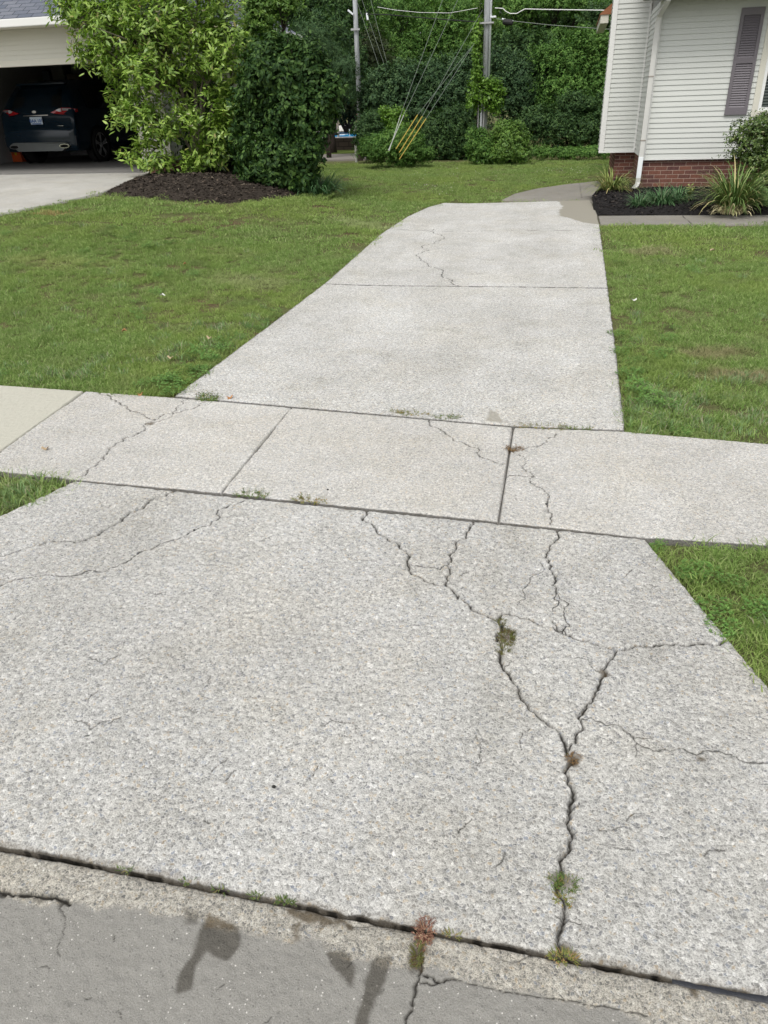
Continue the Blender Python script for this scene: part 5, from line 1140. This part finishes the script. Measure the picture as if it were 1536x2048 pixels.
for k,(a,b,pos) in enumerate((((719,18),(764,150),'left'),((729,14),(779,160),'middle'),((746,18),(785,170),'right'))):
    A=at(*a,P2Y-.1); B=at(*b,P2Y-.6); d=(B-A); wire('guy_wire',[A-d*.6,B+d*.05],.006,m_wire,'%s of the three thin guy wires falling right of the far pole'%pos,'guy wire','guy wires of the far pole')
zz=at(735,36,P2Y-.1); A=at(734.5,31,P2Y-.2); tag(MB().tube([at(733.8,27,P2Y-.15),at(735.5,40,P2Y-.2)],.035,10).build('insulator',m_cond),'small white insulator on the middle guy wire','insulator')
# span cables
c1=[at(755,14,27.5),at(790,20,27),at(840,25,26.4),at(900,26,25.7),at(955,16,P1Y)]
wire('overhead_cable',c1,.007,m_wirew,'pale sagging cable between the two poles')
wire('overhead_cable',[at(727,28,P2Y),at(770,29,28),at(850,36,26.8),at(955,44,P1Y)],.016,m_wired,'black cable between the two poles')
YY=P1Y-.1
wire('overhead_cable',[at(990,16,YY),at(1006,17,YY),at(1012,23,YY),at(1020,27,YY),at(1034,27,YY),at(1042,22,YY),at(1050,18,YY),at(1090,19,YY),at(1205,20.5,YY-.5),at(1420,22,YY-2)],.012,m_wirew,'white cable with a dipping slack loop right of the near pole')
wire('overhead_cable',[at(984,35,YY),at(1006,40,YY),at(1100,50,YY),at(1210,58,YY-.4),at(1420,68,YY-2)],.008,m_wire,'thin lower cable running to the house right of the near pole')
sp=empty('splice_case',at(1015,41,YY-.05),'black splice case slung below the lower cable','splice case')
MB().tube([at(1005,43.5,YY-.05),at(1007,43.6,YY-.05),at(1024,45.5,YY-.05),at(1026,45.6,YY-.05)],[.03,.075,.075,.03],12).build('case',m_wired,sp)
MB().tube([at(1004,38,YY-.05),at(1026,42.5,YY-.05)],.022,8).build('strap',m_cond,sp)
wire('overhead_cable',[at(700,22,34),at(660,17,34.5),at(560,10,35)],.012,m_wired,'dark cable leading left from the far pole')
# ================================================================== road behind, wall and pool
xl=at(300,300,27).x-6; xr=at(860,300,27).x
m_al=simple('alley_asphalt',(.22,.20,.18),.9,.15,var=.2,vs=3)
MB().box(xl,xr-2,26.2,29.3,-.06,.02).build('road',m_al)['kind']='structure'
m_gs=simple('verge_green',(.11,.15,.035),.9,.1,var=.3,vs=6); MB().box(xl,xr-2,29.35,31.2,-.05,.05).build('verge',m_gs)['kind']='structure'
rw=MB(); rw.box(xl,xr-2,31.2,31.5,-.05,.46)
t=NT('brown_block_wall',.9,.1); bk=t.n('ShaderNodeTexBrick'); cxn=t.n('ShaderNodeSeparateXYZ'); cmn=t.n('ShaderNodeCombineXYZ'); t.l(t.pos(),cxn.inputs[0]); t.l(cxn.outputs[0],cmn.inputs[0]); t.l(cxn.outputs[2],cmn.inputs[1]); t.l(cmn.outputs[0],bk.inputs['Vector']); bk.inputs['Scale'].default_value=1; bk.inputs['Brick Width'].default_value=.4; bk.inputs['Row Height'].default_value=.17; bk.inputs['Mortar Size'].default_value=.012
bk.inputs['Color1'].default_value=(.055,.042,.035,1); bk.inputs['Color2'].default_value=(.085,.065,.052,1); bk.inputs['Mortar'].default_value=(.03,.025,.02,1)
tag(rw.build('retaining_wall',t.done(bk.outputs[0])),'low dark brown block wall in front of the pool','wall')
m_dk=simple('white_pool_deck',(.66,.64,.60),.7,.3,var=.06)
MB().box(xl,xr-2,31.52,32.3,.30,.48).box(xl,xr-2,37.9,52,.30,.48).box(xl,xl+1,32.3,37.9,.30,.48).box(xr-4,xr-2,32.3,37.9,.30,.48).build('pool_deck',m_dk)['kind']='structure'
t=NT('pool_water',.35,.08); MB().box(xl+1.0,xr-4,32.3,37.9,.25,.474).build('pool_water',t.done(t.mix(t.noise(1.5,2),(.01,.20,.48),(.02,.32,.62)),t.bump(t.noise(3,2),.02,.3)))['kind']='structure'
# pool fence posts, loungers and a slide chute
for k,px in enumerate((655,676,699,716)):
    q=at(px,262,32.6); zt=at(px,258 if k!=1 else 240,32.6).z
    tag(MB().tube([(q.x,32.6,.47),(q.x,32.6,zt)],.022 if k!=1 else .05,8).build('pool_post',m_cond if k!=1 else simple('tan_post',(.35,.31,.25),.8,.2)),('leftmost slim post at the pool edge','thick tan post right of the leaning trunk','slim white post between the tan post and the far pole','rightmost slim white post at the pool edge')[k],'post')
def lounger(px,col,lab):
    q=at(px,258,39.); x,y=q.x,39.; z=.48; o=empty('pool_lounger',(x,y,z),lab,'lounger')
    MB().box(x-.9,x+.35,y-.3,y+.3,z+.26,z+.33,.01).build('seat',col,o); MB().add([(x+.35,y-.3,z+.28),(x+.35,y+.3,z+.28),(x+.85,y+.3,z+.75),(x+.85,y-.3,z+.75),(x+.37,y-.3,z+.22),(x+.37,y+.3,z+.22),(x+.9,y+.3,z+.72),(x+.9,y-.3,z+.72)],[(0,1,2,3),(7,6,5,4),(0,4,5,1),(2,6,7,3),(0,3,7,4),(1,5,6,2)]).build('backrest',col,o)
    for a in (-.8,.3):
        for b in (-.26,.26): MB().box(x+a-.02,x+a+.02,y+b-.02,y+b+.02,z,z+.26).build('leg',m_cond,o)
lounger(648,simple('red_sling',(.5,.07,.04),.6,.2),'orange-red lounger behind the pool, left of the trunk'); lounger(684,simple('coral_sling',(.62,.28,.22),.6,.2),'coral lounger behind the pool, right of the trunk'); lounger(706,m_cond,'white lounger behind the pool, near the far pole')
q=at(681,268,34.5); tag(MB().box(q.x-.28,q.x+.28,34.2,34.8,.42,.50,.03).build('lounger_reflection',m_cond),'small white block standing in for a lounger reflection on the blue water','reflection')  # white block added in place of a lounger's reflection on the water
# ================================================================== weeds in joints, fallen leaves
def weed(px,py,n,L,rad,mat,lab,sq=(1,1),nm='joint_weed'):
    c=gnd(px,py); r=np.random.default_rng(int(px*7+py)); V=[];Q=[]
    for k in range(n):
        a=r.uniform(0,2*PI); rr=rad*math.sqrt(r.uniform()); b=np.array((c.x+rr*math.cos(a)*sq[0],c.y+rr*math.sin(a)*sq[1],-.004)); d=np.array((math.cos(a+r.normal()*.6),math.sin(a+r.normal()*.6),r.uniform(.15,1.1))); d/=np.linalg.norm(d)
        l=L*r.uniform(.4,1.2)
        for j in range(5):
            p=b+d*l*(j+1)/5; s=r.normal(size=3); s-=d*(s@d); s/=np.linalg.norm(s); e=s*l*.32+d*l*.1; w=np.cross(d,s)*l*.07; i=len(V); V+=[p,p+e*.5+w,p+e,p+e*.5-w]; Q.append((i,i+1,i+2,i+3))
        i=len(V); w=np.cross(d,(0,0,1.)); w=w/(np.linalg.norm(w)+1e-6)*.0011; V+=[b-w,b+w,b+d*l+w*.4,b+d*l-w*.4]; Q.append((i,i+1,i+2,i+3))
    return tag(mesh_np(nm,V,[Q],mat),lab,'weed','weeds growing in the concrete joints')
wg=gm('weed_green',(.05,.10,.02),(.14,.20,.05),(.25,.2,.08),.15); wy_m=gm('weed_yellowish',(.09,.12,.025),(.22,.24,.06),(.3,.2,.08),.3); wb=gm('weed_dead_brown',(.08,.045,.02),(.20,.12,.05),(.28,.18,.08),.3); wr_=gm('weed_reddish',(.12,.05,.035),(.28,.13,.09),(.34,.22,.14),.3)
m_ms=gm('moss_olive',(.07,.085,.02),(.16,.17,.05),(.12,.08,.03),.3)
weed(1014,1275,190,.022,.030,m_ms,'olive moss tuft in the forked crack of the apron, widest patch',(.6,1.2)); weed(1000,1243,40,.014,.018,m_ms,'small moss tuft where the two long cracks meet'); weed(1006,1300,50,.016,.018,m_ms,'moss tuft at the lower end of the widest moss patch')
weed(1147,1515,60,.013,.016,wb,'dead brown weed in the crack below the fork'); weed(1110,1758,50,.017,.013,wg,'green weed left of the long crack near the gutter'); weed(1137,1768,70,.018,.017,wg,'larger green weed right of the long crack near the gutter'); weed(1128,1798,30,.018,.014,wy_m,'tiny yellowish weed low in the long crack')
weed(1127,1912,70,.016,.020,wy_m,'yellow-green weed where the long crack meets the gutter joint',(1.5,.6)); weed(850,1862,110,.018,.022,wr_,'reddish dry weed hanging over the gutter joint',(.55,1.2)); weed(834,1905,90,.013,.024,m_ms,'olive moss below the reddish weed on the gutter',(.45,1.2))
weed(503,989,60,.032,.05,wg,'weed in the sidewalk joint near the second slab joint',(1.5,.4)); weed(622,1001,60,.03,.05,wy_m,'weed in the sidewalk joint above the middle of the apron',(1.5,.4)); weed(415,797,90,.045,.05,wg,'grass tuft at the left corner of the driveway and sidewalk',(1.3,.6))
weed(825,827,60,.03,.05,wy_m,'flat weed in the driveway joint left of the crack',(1.8,.4)); weed(795,824,40,.028,.03,wy_m,'small weed in the driveway joint, leftmost of the middle three',(1.6,.4)); weed(892,835,70,.032,.05,wg,'green weed in the driveway joint just right of the crack',(1.6,.4))
weed(1095,855,70,.03,.09,wy_m,'thin row of weeds in the driveway joint right of the sidewalk joint',(1.9,.3)); weed(1150,856,50,.03,.05,wg,'weed in the driveway joint nearest the right lawn',(1.6,.3)); weed(1030,898,60,.026,.04,wb,'brown-green weed in the right sidewalk joint',(1.2,.5))
for px,py,n in ((375,1760,14),(440,1778,12),(512,1790,24),(570,1800,46),(250,1737,16),(905,1868,20)):
    weed(px,py,n,.012,.014,wg if px<900 else wy_m,'tiny green sprout at %s of the gutter joint'%('the far left' if px<300 else 'the left' if px<450 else 'the centre left' if px<600 else 'the centre'),(1.5,.4))
def fleaf(px,py,s,mat,lab,nm='fallen_leaf',dz=.0):
    c=gnd(px,py)+Vector((0,0,.006+dz)); a=px*1.3; V=[]
    for k in range(10):
        t_=k/10*2*PI; r_=s*(1-.35*abs(math.sin(t_*2.5))); V.append(c+Vector((r_*math.cos(t_)*math.cos(a)-r_*.55*math.sin(t_)*math.sin(a),r_*math.cos(t_)*math.sin(a)+r_*.55*math.sin(t_)*math.cos(a),.010*math.cos(t_*2+a)+.006)))
    V.append(c+Vector((0,0,.001))); Vb=[v-Vector((0,0,.0012)) for v in V]
    mb=MB(); mb.add(V+Vb,[(k,(k+1)%10,10) for k in range(10)]+[((k+1)%10+11,k+11,21) for k in range(10)]+[(k,k+11,(k+1)%10+11,(k+1)%10) for k in range(10)]); return tag(mb.build(nm,mat),lab,'leaf','fallen leaves')
mo=simple('orange_dead_leaf',(.42,.22,.10),.7,.2); mt=simple('tan_dead_leaf',(.40,.31,.20),.7,.2); mw=simple('pale_dead_leaf',(.6,.6,.55),.7,.2)
fleaf(460,797,.030,mo,'orange leaf on the driveway beside the joint'); fleaf(281,791,.022,mo,'small brown leaf on the cracked sidewalk slab'); fleaf(92,899,.026,mt,'curled reddish-brown leaf on the left sidewalk slab')
fleaf(326,598,.035,mw,'white scrap lying on the left lawn',dz=.03); fleaf(250,670,.03,mo,'orange leaf on the left lawn below the white scrap',dz=.03); fleaf(371,534,.03,mo,'orange leaf high on the left lawn',dz=.03); fleaf(420,685,.035,mt,'tan leaf on the left lawn by the driveway edge',dz=.03)
fleaf(343,725,.03,mt,'tan leaf on the left lawn near the sidewalk',dz=.03); fleaf(1267,608,.04,mw,'pale leaf on the right lawn',dz=.03); fleaf(1424,507,.05,mt,'tan leaf at the upper right lawn',dz=.03)
def stone(px,py,s):
    c=gnd(px,py); import bmesh as B_; bm=B_.new(); B_.ops.create_icosphere(bm,subdivisions=2,radius=s)
    for v in bm.verts: v.co*= .8+.4*mnoise.noise(v.co*60); v.co.z*=.6
    me=bpy.data.meshes.new('pebble'); bm.to_mesh(me); bm.free(); me.materials.append(m_dkst); o=bpy.data.objects.new('pebble',me); o.location=(c.x,c.y,c.z+s*.4); COL.objects.link(o); return o
m_dkst=simple('dark_pebble',(.03,.03,.028),.8,.2)
for px,py,lab in ((655,980,'black pebble on the middle sidewalk slab'),(1092,1009,'black pebble beside the curved crack'),(547,1575,'black pebble on the lower middle of the apron'),(388,1061,'dark pebble on the left crack of the apron')): tag(stone(px,py,.007),lab,'pebble','dark pebbles')
